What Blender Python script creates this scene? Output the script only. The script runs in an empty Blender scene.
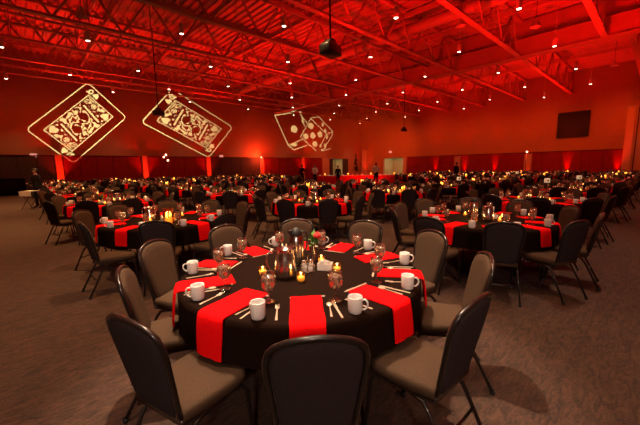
import bpy, math, random
from math import sin, cos, pi, radians, sqrt, atan2, hypot
from mathutils import Vector, Matrix
random.seed(7)
sc = bpy.context.scene
COL = sc.collection

# ------------------------------------------------------------------ camera model (world axes = room axes)
F_PX = 318.0; PITCH = radians(8.15); ROLL = radians(0.85); HC = 1.57; TH = radians(47.0)
UX = (sin(TH), cos(TH)); VX = (-cos(TH), sin(TH))
def c2w(X, Y):            # camera-level frame (X right, Y ahead) -> room axes
    return (X*UX[0]+Y*UX[1], X*VX[0]+Y*VX[1])
def w2c(u, v):
    return (u*UX[0]+v*VX[0], u*UX[1]+v*VX[1])
def ray(x, y):
    a = x-320; b = y-212.5
    ca, sa = cos(ROLL), sin(ROLL)
    a2 = a*ca-b*sa; b2 = a*sa+b*ca
    X = a2; Y = F_PX*cos(PITCH)-b2*sin(PITCH); Z = -F_PX*sin(PITCH)-b2*cos(PITCH)
    u, v = c2w(X, Y)
    return u, v, Z
def on_z(x, y, z):
    u, v, w = ray(x, y); t = (z-HC)/w
    return u*t, v*t
def on_v(x, y, V):
    u, v, w = ray(x, y); t = V/v
    return u*t, HC+w*t
def on_u(x, y, U):
    u, v, w = ray(x, y); t = U/u
    return v*t, HC+w*t
cam_d = bpy.data.cameras.new('camera'); cam = bpy.data.objects.new('camera', cam_d); COL.objects.link(cam)
cam_d.sensor_width = 36; cam_d.lens = F_PX/640*36; cam_d.clip_end = 200; cam_d.clip_start = 0.05
yaw = -atan2(c2w(0, 1)[0], c2w(0, 1)[1])
cam.matrix_world = Matrix.Translation((0, 0, HC)) @ Matrix.Rotation(yaw, 4, 'Z') @ Matrix.Rotation(pi/2-PITCH, 4, 'X') @ Matrix.Rotation(-ROLL, 4, 'Z')
sc.camera = cam
UW, VW, ZC = 38.8, 32.0, 10.1     # screen wall, card wall, roof deck
U0, V0 = -14.0, -12.0

# ------------------------------------------------------------------ materials
def nodes_of(name):
    m = bpy.data.materials.new(name); m.use_nodes = True
    nt = m.node_tree; return m, nt, nt.nodes['Principled BSDF']
def mat(name, col, rough=.6,spec=.5, metal=0, noise=0, scale=30, bump=0, coat=0, emis=None, es=0, sheen=0, stretch=None, col2=None):
    m, nt, b = nodes_of(name)
    b.inputs['Base Color'].default_value = (*col, 1); b.inputs['Roughness'].default_value = rough
    b.inputs['Metallic'].default_value = metal
    b.inputs['Coat Weight'].default_value = coat; b.inputs['Specular IOR Level'].default_value = spec if rough < .79 else .04
    b.inputs['Sheen Weight'].default_value = sheen
    if emis: b.inputs['Emission Color'].default_value = (*emis, 1); b.inputs['Emission Strength'].default_value = es
    if noise or bump or col2:
        tc = nt.nodes.new('ShaderNodeTexCoord'); n = nt.nodes.new('ShaderNodeTexNoise')
        n.inputs['Scale'].default_value = scale; n.inputs['Detail'].default_value = 4
        src = tc.outputs['Object']
        if stretch:
            mp = nt.nodes.new('ShaderNodeMapping'); mp.inputs['Scale'].default_value = stretch
            nt.links.new(src, mp.inputs[0]); src = mp.outputs[0]
        nt.links.new(src, n.inputs['Vector'])
        if noise or col2:
            r = nt.nodes.new('ShaderNodeValToRGB')
            r.color_ramp.elements[0].position = .3; r.color_ramp.elements[1].position = .7
            c2 = col2 or tuple(c*(1-noise) for c in col)
            r.color_ramp.elements[0].color = (*c2, 1); r.color_ramp.elements[1].color = (*col, 1)
            nt.links.new(n.outputs['Fac'], r.inputs[0]); nt.links.new(r.outputs[0], b.inputs['Base Color'])
        if bump:
            bp = nt.nodes.new('ShaderNodeBump'); bp.inputs['Strength'].default_value = bump; bp.inputs['Distance'].default_value = .01
            nt.links.new(n.outputs['Fac'], bp.inputs['Height']); nt.links.new(bp.outputs[0], b.inputs['Normal'])
    return m
def thin_glass(name, tint=(.96, .96, .96), refl=.14, rough=.03):
    m = bpy.data.materials.new(name); m.use_nodes = True; nt = m.node_tree; nt.nodes.clear()
    o = nt.nodes.new('ShaderNodeOutputMaterial'); mx = nt.nodes.new('ShaderNodeMixShader')
    t = nt.nodes.new('ShaderNodeBsdfTransparent'); t.inputs[0].default_value = (*tint, 1)
    g = nt.nodes.new('ShaderNodeBsdfGlossy'); g.inputs['Roughness'].default_value = rough; g.inputs[0].default_value = (1, 1, 1, 1)
    lw = nt.nodes.new('ShaderNodeLayerWeight'); lw.inputs[0].default_value = .35
    ad = nt.nodes.new('ShaderNodeMath'); ad.operation = 'MULTIPLY_ADD'; ad.inputs[1].default_value = .6; ad.inputs[2].default_value = refl*.4
    nt.links.new(lw.outputs['Facing'], ad.inputs[0]); nt.links.new(ad.outputs[0], mx.inputs[0])
    nt.links.new(t.outputs[0], mx.inputs[1]); nt.links.new(g.outputs[0], mx.inputs[2]); nt.links.new(mx.outputs[0], o.inputs[0])
    return m
def ice_water(name):
    m = thin_glass(name, (.94, .80, .70), .35, .08); nt = m.node_tree
    out = [n for n in nt.nodes if n.type == 'OUTPUT_MATERIAL'][0]; mxs = [n for n in nt.nodes if n.type == 'MIX_SHADER'][0]
    d = nt.nodes.new('ShaderNodeBsdfDiffuse'); d.inputs[0].default_value = (.85, .58, .42, 1); m2 = nt.nodes.new('ShaderNodeMixShader')
    n = nt.nodes.new('ShaderNodeTexNoise'); n.inputs['Scale'].default_value = 55; tc = nt.nodes.new('ShaderNodeTexCoord'); nt.links.new(tc.outputs['Object'], n.inputs['Vector'])
    r = nt.nodes.new('ShaderNodeMapRange'); r.inputs[1].default_value = .4; r.inputs[2].default_value = .6; r.inputs[3].default_value = .08; r.inputs[4].default_value = .62
    nt.links.new(n.outputs['Fac'], r.inputs[0]); nt.links.new(r.outputs[0], m2.inputs[0]); nt.links.new(mxs.outputs[0], m2.inputs[1]); nt.links.new(d.outputs[0], m2.inputs[2]); nt.links.new(m2.outputs[0], out.inputs[0])
    return m
def emitter(name, col, s, sample=True):
    m = bpy.data.materials.new(name); m.use_nodes = True; nt = m.node_tree; nt.nodes.clear()
    o = nt.nodes.new('ShaderNodeOutputMaterial'); e = nt.nodes.new('ShaderNodeEmission')
    e.inputs[0].default_value = (*col, 1); e.inputs[1].default_value = s; nt.links.new(e.outputs[0], o.inputs[0])
    if not sample: m.cycles.emission_sampling = 'NONE'
    return m
def carpet_mat():
    m, nt, b = nodes_of('patterned_carpet')
    b.inputs['Roughness'].default_value = .95
    tc = nt.nodes.new('ShaderNodeTexCoord')
    mp = nt.nodes.new('ShaderNodeMapping'); mp.inputs['Rotation'].default_value = (0, 0, radians(20)); mp.inputs['Scale'].default_value = (1.2, 4.2, 1)
    nt.links.new(tc.outputs['Object'], mp.inputs[0])
    n1 = nt.nodes.new('ShaderNodeTexNoise'); n1.inputs['Scale'].default_value = 5.5; n1.inputs['Detail'].default_value = 5; n1.inputs['Distortion'].default_value = 1.6
    nt.links.new(mp.outputs[0], n1.inputs['Vector'])
    n2 = nt.nodes.new('ShaderNodeTexNoise'); n2.inputs['Scale'].default_value = 60; n2.inputs['Detail'].default_value = 4
    nt.links.new(tc.outputs['Object'], n2.inputs['Vector'])
    r = nt.nodes.new('ShaderNodeValToRGB'); e = r.color_ramp.elements
    e[0].position = .34; e[0].color = (.030, .0145, .009, 1); e[1].position = .66; e[1].color = (.088, .039, .0215, 1)
    nt.links.new(n1.outputs['Fac'], r.inputs[0])
    r2 = nt.nodes.new('ShaderNodeValToRGB'); r2.color_ramp.elements[0].position = .3; r2.color_ramp.elements[0].color = (.55, .55, .55, 1); r2.color_ramp.elements[1].position = .7
    nt.links.new(n2.outputs['Fac'], r2.inputs[0])
    mx = nt.nodes.new('ShaderNodeMixRGB'); mx.blend_type = 'MULTIPLY'; mx.inputs[0].default_value = 1
    nt.links.new(r.outputs[0], mx.inputs[1]); nt.links.new(r2.outputs[0], mx.inputs[2]); nt.links.new(mx.outputs[0], b.inputs['Base Color'])
    bp = nt.nodes.new('ShaderNodeBump'); bp.inputs['Strength'].default_value = .5; bp.inputs['Distance'].default_value = .01
    nt.links.new(n2.outputs['Fac'], bp.inputs['Height']); nt.links.new(bp.outputs[0], b.inputs['Normal'])
    return m
M = dict(
    carpet=carpet_mat(),
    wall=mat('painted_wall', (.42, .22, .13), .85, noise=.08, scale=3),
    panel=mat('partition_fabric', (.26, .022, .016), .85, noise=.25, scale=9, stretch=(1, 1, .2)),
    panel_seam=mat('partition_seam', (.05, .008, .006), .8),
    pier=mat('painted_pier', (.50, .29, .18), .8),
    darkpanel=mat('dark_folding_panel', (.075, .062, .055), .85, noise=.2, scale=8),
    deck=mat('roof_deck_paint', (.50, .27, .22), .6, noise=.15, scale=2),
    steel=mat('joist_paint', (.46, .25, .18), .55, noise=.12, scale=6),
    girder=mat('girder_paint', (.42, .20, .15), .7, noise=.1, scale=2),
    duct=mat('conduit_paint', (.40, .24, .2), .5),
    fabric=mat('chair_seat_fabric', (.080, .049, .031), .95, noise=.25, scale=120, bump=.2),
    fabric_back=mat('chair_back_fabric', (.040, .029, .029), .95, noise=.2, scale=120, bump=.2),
    tube=mat('black_vein_metal', (.018, .013, .011), .32, metal=.3, coat=.5),
    shell=mat('black_plastic', (.012, .011, .012), .35),
    cloth=mat('black_tablecloth', (.0125, .0052, .0030), .8, noise=.25, scale=60, bump=.1),
    wood=mat('plywood_table', (.20, .12, .06), .6, noise=.2, scale=10),
    napkin=mat('red_napkin', (.86, .004, .006), .85, noise=.10, scale=50, bump=.2),
    china=mat('white_china', (.88, .84, .80), .2, coat=.4),
    silver=mat('polished_steel', (.72, .66, .60), .22, metal=1),
    cutlery=mat('cutlery_steel', (.90, .74, .55), .3, metal=.55),
    black=mat('matt_black', (.010, .010, .011), .6),
    glass=thin_glass('clear_glass', (.93, .93, .93), .35, .06),
    water=ice_water('iced_water'),
    amber=thin_glass('amber_votive_glass', (1, .80, .42), .2),
    wax=mat('candle_wax', (.9, .72, .42), .5, emis=(1, .55, .16), es=.7),  # flame light in the wax put in as emission
    pillar=mat('glowing_pillar_wax', (.9, .66, .34), .5, emis=(1, .42, .09), es=1.3),  # candle glow of the pillars put into the wax as stronger emission
    flame=emitter('candle_flame', (1, .66, .26), 12, False),
    lens=emitter('downlight_lens', (1, .80, .55), 14, False),
    redlens=emitter('uplight_lens', (1, .12, .03), 10, False),
    hotlens=emitter('stage_lens', (1, .42, .22), 9, False),
    can=mat('downlight_can', (.55, .45, .42), .5),
    packet=mat('white_paper_packets', (.75, .70, .66), .8, noise=.3, scale=90),
    leaf=mat('green_leaf', (.10, .26, .03), .6, noise=.4, scale=40),
    rose=mat('red_rose_petals', (.62, .012, .014), .6, noise=.3, scale=60),
    darkleaf=mat('dark_greenery', (.03, .06, .02), .7, noise=.4, scale=20),
    skirt=mat('red_table_skirt', (.70, .012, .012), .8, noise=.12, scale=6),
    screen=mat('dark_screen', (.012, .010, .012), .7),
    skin=mat('skin', (.45, .24, .16), .6),
    hair=mat('dark_hair', (.02, .012, .01), .7),
    white=mat('white_linen', (.72, .66, .58), .8, noise=.1, scale=20),
    dark=mat('dark_suit_cloth', (.016, .014, .016), .85),
    greyc=mat('grey_cloth', (.16, .14, .14), .85),
    lantern=mat('cream_paper_lantern', (.85, .75, .55), .8, emis=(1, .72, .42), es=.35),  # table card paper, its brightness added as emission
    exitface=mat('exit_sign_face', (.8, .6, .55), .6, emis=(1, .55, .42), es=.55),
    exitred=mat('exit_lettering', (.7, .01, .01), .6, emis=(1, .03, .02), es=.8),
    beige=mat('beige_lobby_wall', (.50, .46, .26), .8),
    bright=emitter('lobby_lamp_globe', (1, .93, .66), 4.0),
)

# ------------------------------------------------------------------ mesh builder
class MB:
    def __init__(s): s.v = []; s.f = []; s.m = []; s.sm = []; s.mats = []
    def mi(s, m):
        if m not in s.mats: s.mats.append(m)
        return s.mats.index(m)
    def add(s, vs, fs, m, smooth=True, T=None):
        o = len(s.v)
        s.v += [tuple(T @ Vector(p)) if T else tuple(p) for p in vs]
        i = s.mi(m)
        for f in fs: s.f.append(tuple(a+o for a in f)); s.m.append(i); s.sm.append(smooth)
        return s
    def box(s, c, d, m, T=None, bev=0):
        x, y, z = c; a, b, h = d[0]/2, d[1]/2, d[2]/2
        if bev <= 0:
            vs = [(x+i*a, y+j*b, z+k*h) for k in (-1, 1) for i, j in ((-1, -1), (1, -1), (1, 1), (-1, 1))]
            return s.add(vs, [(3, 2, 1, 0), (4, 5, 6, 7), (0, 1, 5, 4), (1, 2, 6, 5), (2, 3, 7, 6), (3, 0, 4, 7)], m, False, T)
        e = min(bev, a*.9, b*.9, h*.9); ring = []
        def loop(aa, bb, zz):
            r = []
            for (sx, sy) in ((1, 1), (-1, 1), (-1, -1), (1, -1)):
                for q in range(3):
                    t = {(1, 1): 0, (-1, 1): 90, (-1, -1): 180, (1, -1): 270}[(sx, sy)]+q*45
                    r.append((x+sx*(aa-e)+e*cos(radians(t)), y+sy*(bb-e)+e*sin(radians(t)), zz))
            return r
        L = [loop(a, b, z-h), loop(a, b, z+h)]
        L = [[(x+(p[0]-x)*.97, y+(p[1]-y)*.97, z-h) for p in L[0]], [(p[0], p[1], z-h+e) for p in L[0]], [(p[0], p[1], z+h-e) for p in L[0]], [(x+(p[0]-x)*(1-e*.6/a), y+(p[1]-y)*(1-e*.6/b), z+h) for p in L[0]]]
        return s.loft(L, m, T=T, cap=True)
    def loft(s, L, m, closed=True, cap=False, T=None, smooth=True):
        n = len(L[0]); vs = [p for l in L for p in l]; fs = []
        for i in range(len(L)-1):
            for j in range(n if closed else n-1):
                k = (j+1) % n
                fs.append((i*n+j, i*n+k, (i+1)*n+k, (i+1)*n+j))
        if cap: fs.append(tuple(range(n-1, -1, -1))); fs.append(tuple((len(L)-1)*n+j for j in range(n)))
        return s.add(vs, fs, m, smooth, T)
    def lathe(s, prof, m, n=20, c=(0, 0, 0), T=None, capb=False, capt=False):
        L = [[(c[0]+r*cos(2*pi*j/n), c[1]+r*sin(2*pi*j/n), c[2]+z) for j in range(n)] for r, z in prof]
        s.loft(L, m, T=T)
        o = len(s.v)
        if capb: s.f.append(tuple(range(o-len(prof)*n+n-1, o-len(prof)*n-1, -1))); s.m.append(s.mi(m)); s.sm.append(False)
        if capt: s.f.append(tuple(range(o-n, o))); s.m.append(s.mi(m)); s.sm.append(False)
        return s
    def tube(s, P, r, m, n=8, T=None, closed=False):
        P = [Vector(p) for p in P]; L = []; up = None
        for i, p in enumerate(P):
            if closed: d = (P[(i+1) % len(P)]-P[i-1])
            else: d = P[min(i+1, len(P)-1)]-P[max(i-1, 0)]
            d.normalize()
            if up is None: up = Vector((0, 0, 1)) if abs(d.z) < .9 else Vector((1, 0, 0))
            a = d.cross(up); a.normalize(); b = a.cross(d); up = b
            rr = r[i] if isinstance(r, (list, tuple)) else r
            L.append([tuple(p+a*rr*cos(2*pi*j/n)+b*rr*sin(2*pi*j/n)) for j in range(n)])
        if closed: L.append(L[0])
        return s.loft(L, m, cap=not closed, T=T)
    def ball(s, c, r, m, n=10, k=7, T=None):
        rr = r if isinstance(r, (tuple, list)) else (r, r, r)
        L = [[(c[0]+rr[0]*max(sin(pi*i/k), .02)*cos(2*pi*j/n), c[1]+rr[1]*max(sin(pi*i/k), .02)*sin(2*pi*j/n), c[2]-rr[2]*cos(pi*i/k)) for j in range(n)] for i in range(k+1)]
        return s.loft(L, m, cap=True, T=T)
    def mesh(s, name):
        me = bpy.data.meshes.new(name); me.from_pydata(s.v, [], s.f)
        for m in s.mats: me.materials.append(m)
        me.polygons.foreach_set('material_index', s.m); me.polygons.foreach_set('use_smooth', s.sm); me.update()
        return me
    def obj(s, name, parent=None):
        o = bpy.data.objects.new(name, s.mesh(name)); COL.objects.link(o)
        if parent: o.parent = parent
        return o
def tag(o, label, cat, group=None, kind=None):
    if label: o['label'] = label
    if cat: o['category'] = cat
    if group: o['group'] = group
    if kind: o['kind'] = kind
    return o
def struct(mb, name, label=None):
    o = mb.obj(name); o['kind'] = 'structure'
    if label: o['label'] = label; o['category'] = name.split('_')[0]
    return o
def empty(name, loc=(0, 0, 0), rz=0):
    o = bpy.data.objects.new(name, None); COL.objects.link(o); o.location = loc; o.rotation_euler = (0, 0, rz); o.empty_display_size = .1
    return o
def copy_tree(o, loc, rz):
    c = o.copy(); COL.objects.link(c); c.location = loc; c.rotation_euler = (0, 0, rz)
    for ch in KIDS.get(o, ()):
        d = ch.copy(); COL.objects.link(d); d.parent = c
        for g in KIDS.get(ch, ()):
            e = g.copy(); COL.objects.link(e); e.parent = d
    return c
KIDS = {}
def kid(parent, o):
    o.parent = parent; KIDS.setdefault(parent, []).append(o); return o

class Proto:
    """first placement uses the original, the later ones copy it with its parts"""
    def __init__(s, root): s.root = root; s.used = False
    def put(s, loc, rz, label, group):
        if not s.used: o = s.root; s.used = True; o.location = loc; o.rotation_euler = (0, 0, rz)
        else: o = copy_tree(s.root, loc, rz)
        o['label'] = label
        if group: o['group'] = group
        elif 'group' in o: del o['group']
        return o

# ------------------------------------------------------------------ room shell
f = MB(); f.box(((U0+UW)/2, (V0+VW)/2, -.05), (UW-U0, VW-V0, .1), M['carpet']); struct(f, 'floor')
# ribbed roof deck: ribs run along v
L0 = []; x = U0; k = 0
prof = []
while x < UW:
    prof += [(x, ZC), (x+.16, ZC), (x+.2, ZC+.1), (x+.36, ZC+.1)]; x += .4
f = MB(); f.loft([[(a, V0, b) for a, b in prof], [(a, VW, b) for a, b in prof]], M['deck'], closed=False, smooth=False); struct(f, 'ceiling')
PH = 2.7
def pier_box(mb, m, a, b, z0, z1, wall, dep=.25):
    if wall == 'card': mb.box(((a+b)/2, VW-dep/2, (z0+z1)/2), (b-a, dep, z1-z0), m)
    else: mb.box((UW-dep/2, (a+b)/2, (z0+z1)/2), (dep, b-a, z1-z0), m)
# card wall (v = VW): header above the partitions, openings left at the lobby door
uD0 = on_v(328, 168, VW)[0]; uD1 = on_v(348.5, 168, VW)[0]
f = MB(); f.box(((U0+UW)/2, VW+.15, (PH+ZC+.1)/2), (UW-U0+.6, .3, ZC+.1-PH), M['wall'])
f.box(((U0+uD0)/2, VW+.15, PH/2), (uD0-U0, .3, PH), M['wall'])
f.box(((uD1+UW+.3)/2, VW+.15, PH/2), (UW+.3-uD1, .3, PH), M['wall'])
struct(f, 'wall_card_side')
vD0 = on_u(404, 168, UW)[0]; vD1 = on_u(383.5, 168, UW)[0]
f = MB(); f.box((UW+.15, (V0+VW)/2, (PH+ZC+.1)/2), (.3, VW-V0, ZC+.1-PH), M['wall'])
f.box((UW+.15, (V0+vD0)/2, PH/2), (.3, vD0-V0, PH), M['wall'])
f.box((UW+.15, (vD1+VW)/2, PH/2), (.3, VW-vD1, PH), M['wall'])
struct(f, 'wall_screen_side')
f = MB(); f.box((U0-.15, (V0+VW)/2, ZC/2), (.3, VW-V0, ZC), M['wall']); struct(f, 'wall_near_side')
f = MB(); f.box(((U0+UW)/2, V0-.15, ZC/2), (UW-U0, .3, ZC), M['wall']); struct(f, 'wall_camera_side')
# partitions between the piers
pc = [on_v(x, 172, VW)[0] for x in (60, 145, 208, 261.5, 302)]
edges = [-9.6, -3.5]+pc+[uD0-1.0]
n_t = 0
def panel_run(a, b, wall, m, n):
    global n_t
    mb = MB(); w = (b-a)/n
    for i in range(n):
        c = a+w*(i+.5)
        if wall == 'card': mb.box((c, VW-.06, PH/2), (w-.03, .12, PH-.02), m)
        else: mb.box((UW-.06, c, PH/2), (.12, w-.03, PH-.02), m)
    if wall == 'card': mb.box(((a+b)/2, VW-.02, PH/2), (b-a, .03, PH-.01), M['panel_seam']); mb.box(((a+b)/2, VW-.08, PH+.03), (b-a, .16, .06), M['panel_seam'])
    else: mb.box((UW-.02, (a+b)/2, PH/2), (.03, b-a, PH-.01), M['panel_seam']); mb.box((UW-.08, (a+b)/2, PH+.03), (.16, b-a, .06), M['panel_seam'])
    struct(mb, 'wall_partition')
PW = .42
for i in range(len(edges)-1):
    m = M['darkpanel'] if i in (1, 4) else M['panel']
    panel_run(edges[i]+PW/2, edges[i+1]-PW/2, 'card', m, 5)
for u in edges[:-1]:
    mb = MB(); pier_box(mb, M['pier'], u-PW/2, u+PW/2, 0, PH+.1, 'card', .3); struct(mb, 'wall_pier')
mb = MB(); pier_box(mb, M['pier'], uD0-1.2, uD0, 0, PH, 'card', .3); struct(mb, 'wall_pier')
pv = [on_u(x, 168, UW)[0] for x in (617, 567, 529, 495, 465, 436)]
ev = [-11.5, -3.2]+pv+[vD0-.9]
ve = on_u(407.5, 165, UW)[0]
panel_run(V0+.1, 2.2, 'screen', M['panel'], 8)
panel_run(2.25, ve, 'screen', M['panel'], 14)
mb = MB(); pier_box(mb, M['pier'], ve+.02, vD0, 0, PH, 'screen', .3); struct(mb, 'wall_pier')
for xx in (458.5, 528.5):     # free piers before the partition
    v = on_u(xx, 165, UW)[0]
    mb = MB(); pier_box(mb, M['pier'], v-.32, v+.32, 0, PH-.1, 'screen', .42); struct(mb, 'wall_pier')
# bulkhead by the end of the screen wall
vb = on_u(622, 160, UW-1)[0]
mb = MB(); mb.box((UW-.5, (vb+V0+6)/2, 3.1), (1.0, vb-(V0+6), 6.2), M['wall'])
mb.box((UW-1.04, vb-.25, 3.1), (.1, .5, 6.2), M['pier']); mb.box((UW-1.04, vb-.7, 3.05), (.06, .06, 6.1), M['panel_seam']); struct(mb, 'wall_bulkhead')
# corner red pier + lobby recesses
mb = MB(); mb.box((UW-.35, VW-1.0, 2.0), (.6, .9, 4.0), M['pier']); struct(mb, 'wall_pier')
mb = MB()
mb.box(((uD0+uD1)/2, VW+3.0, PH/2), (uD1-uD0+2, .1, PH), M['beige']); mb.box((uD0-.4, VW+1.6, PH/2), (.1, 2.7, PH), M['darkpanel']); mb.box((uD1+.4, VW+1.6, PH/2), (.1, 2.7, PH), M['beige'])
mb.box(((uD0+uD1)/2, VW+1.7, PH+.1), (uD1-uD0+2, 2.6, .1), M['beige']); mb.box(((uD0+uD1)/2, VW+1.7, -.05), (uD1-uD0+2, 2.9, .1), M['carpet'])
struct(mb, 'wall_lobby')
mb = MB()
for a, b in ((uD0, uD0+(uD1-uD0)*.24), (uD1-(uD1-uD0)*.28, uD1)): mb.box(((a+b)/2, VW+.1, (PH-.05)/2+.02), (b-a, .06, PH-.07), M['darkpanel'])
struct(mb, 'door_1')
mb = MB()
mb.box((UW+3.0, (vD0+vD1)/2, PH/2), (.1, vD1-vD0+2, PH), M['beige']); mb.box((UW+1.6, vD0-.4, PH/2), (2.7, .1, PH), M['beige']); mb.box((UW+1.6, vD1+.4, PH/2), (2.7, .1, PH), M['beige'])
mb.box((UW+1.7, (vD0+vD1)/2, PH+.1), (2.6, vD1-vD0+2, .1), M['beige']); mb.box((UW+1.7, (vD0+vD1)/2, -.05), (2.9, vD1-vD0+2, .1), M['carpet'])
struct(mb, 'wall_foyer')

# ------------------------------------------------------------------ roof structure
UG = 23.0
mb = MB(); mb.box((UG, (V0+VW)/2, 8.48), (.5, VW-V0-.02, .96), M['girder']); mb.box((UG-.27, (V0+VW)/2, 8.93), (.1, VW-V0-.02, .06), M['girder']); mb.box((UG, (V0+VW)/2, 7.98), (.7, VW-V0-.02, .05), M['girder'])
mb.box((UG+.1, (V0+VW)/2, 9.5), (.2, VW-V0-.02, 1.1), M['girder'])
struct(mb, 'ceiling_girder')
def joist(v, u0, u1, z0=8.0, z1=9.95, ph=0):
    mb = MB()
    mb.box(((u0+u1)/2, v-.07, z0+.05), (u1-u0, .02, .12), M['steel']); mb.box(((u0+u1)/2, v, z0+.01), (u1-u0, .27, .03), M['steel']); mb.box(((u0+u1)/2, v+.07, z0+.05), (u1-u0, .02, .12), M['steel'])
    mb.box(((u0+u1)/2, v, z1), (u1-u0, .24, .14), M['steel'])
    st = 2.6; x = u0+ph; k = 0
    while x+st/2 < u1:
        mb.tube([(x, v, z0+.05), (x+st/2, v, z1)], .052, M['steel'], 6); mb.tube([(x+st/2, v, z1), (min(x+st, u1), v, z0+.05)], .052, M['steel'], 6)
        mb.tube([(x+st/2, v, z1), (x+st/2, v, z0+.05)], .024, M['steel'], 4)
        x += st
    o = struct(mb, 'ceiling_joist'); return o
for v in (-9.2, -5.3, -1.3, 2.7, 6.6, 10.55, 14.35, 18.3, 22.3, 26.2, 30.1):
    joist(v, U0+.1, UG-.3); 
for v in (-5.3, -1.3, 1.7, 6.55, 10.4, 14.35, 18.3, 22.3, 26.2, 30.1):
    joist(v, UG+.3, UW-.02, 8.0, 9.95, .8)
# bridging angles, purlins and conduits across the joists
for u in (-8.5, -2.5, 3.5, 7.6, 11.6, 15.6, 19.6):
    mb = MB(); mb.tube([(u, V0+.1, 9.6), (u, VW-.1, 9.6)], .05, M['duct'], 6); mb.box((u+.9, (V0+VW)/2, 9.75), (.12, VW-V0-.1, .22), M['steel']); struct(mb, 'ceiling_purlin')
for v, z, r in ((28.05, 8.0, .05), (27.3, 7.9, .035), (20.3, 8.5, .06), (12.4, 8.7, .07)):
    mb = MB(); mb.tube([(U0+.1, v, z), (UG-.4, v, z)], r, M['duct'], 8)
    for u in range(-12, 22, 4): mb.tube([(u, v, z), (u, v, 10.05)], .012, M['duct'], 4)
    struct(mb, 'ceiling_pipe')
mb = MB(); mb.tube([(UG-6, V0+.1, 9.2), (UG-6, VW-.1, 9.2)], .3, M['duct'], 14)
for v in range(-10, 32, 4): mb.tube([(UG-6, v, 9.4), (UG-6, v, 10.05)], .015, M['duct'], 4)
struct(mb, 'ceiling_duct')
for u in (27.5, 32.5):
    mb = MB(); mb.box((u, (V0+VW)/2, 9.7), (.14, VW-V0-.1, .25), M['steel']); struct(mb, 'ceiling_purlin')

# ------------------------------------------------------------------ downlights
ORD = ['first', 'second', 'third', 'fourth', 'fifth', 'sixth', 'seventh', 'eighth', 'ninth', 'tenth', 'eleventh', 'twelfth', 'thirteenth', 'fourteenth', 'fifteenth']
dl = empty('downlight'); dl['category'] = 'ceiling light'
mb = MB(); mb.lathe([(.085, .0), (.10, .02), (.10, .36), (.08, .42), (.02, .44)], M['can'], 16); kid(dl, mb.obj('housing'))
mb = MB(); mb.lathe([(.001, .03), (.082, .03), (.082, .005), (.001, .0)], M['lens'], 16); kid(dl, mb.obj('lens'))
mb = MB(); mb.tube([(0, 0, .43), (0, 0, 2.35)], .012, M['can'], 6); kid(dl, mb.obj('stem'))
pdl = Proto(dl)
LP = []
for j in range(-3, 8):
    for i in range(-4, 13):
        if (i+j) % 2: continue
        u = 3.0*i-.0; v = 4.45+3.65*(j-1)+3.65
        # parity: j=0 row (v 4.45) holds odd multiples
        if (i % 2) == (0 if j % 2 == 0 else 1): u = 3.0*(i+1)
        v = 4.45+3.65*j
        LP.append((u, v))
LP = sorted(set((u, v) for u, v in LP if U0+1 < u < UW-1 and V0+1 < v < VW-1 and abs(u-UG) > .9 or (abs(u-24) < .1 and v < VW-1 and v > V0)))
def spot(name, loc, tgt, e, col, size, blend=.5, rad=.08):
    d = bpy.data.lights.new(name, 'SPOT'); d.energy = e; d.color = col; d.spot_size = radians(size); d.spot_blend = blend; d.shadow_soft_size = rad
    o = bpy.data.objects.new(name, d); COL.objects.link(o); o.location = loc
    dv = Vector(tgt)-Vector(loc); o.rotation_euler = dv.to_track_quat('-Z', 'Y').to_euler(); return o
def point(name, loc, e, col, rad=.05):
    d = bpy.data.lights.new(name, 'POINT'); d.energy = e; d.color = col; d.shadow_soft_size = rad
    o = bpy.data.objects.new(name, d); COL.objects.link(o); o.location = loc; return o
WARM = (1, .66, .36)
for (u, v) in LP:
    z = 7.6
    X, Y = w2c(u, v)
    vis = Y > 1 and abs(X/Y) < 1.15 and (z+.3-HC)/Y < 1.0
    if vis:
        a = int(round(u/3)); b = int(round((v-4.45)/3.65))
        pdl.put((u, v, z), 0, f'white can downlight, {ORD[max(0,a)]} toward the screen wall, {ORD[max(0,b+1)]} line toward the playing cards', 'can downlights under the roof deck')
    e = 720; cl = WARM
    if u < 4 and v > 5: e = 2100; cl = (1, .52, .20)
    if hypot(u-2, v-2) < 4.6: e = 1200; cl = (1, .70, .46)
    elif v < 3 and u > 3.5: e = 400
    elif hypot(u, v) > 12 and not (u < 4 and v > 5): e = 560
    if hypot(u-3.2, v-7) < 3.8: e = 1900; cl = (1, .56, .24)
    if u > 24: e = 480
    if v > 24 or u > 34: e *= (.5 if u > 4 else .2)
    spot('downlight_lamp', (u, v, z-.04), (u, v, 0), e, cl, 72, .9, .1)

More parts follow.
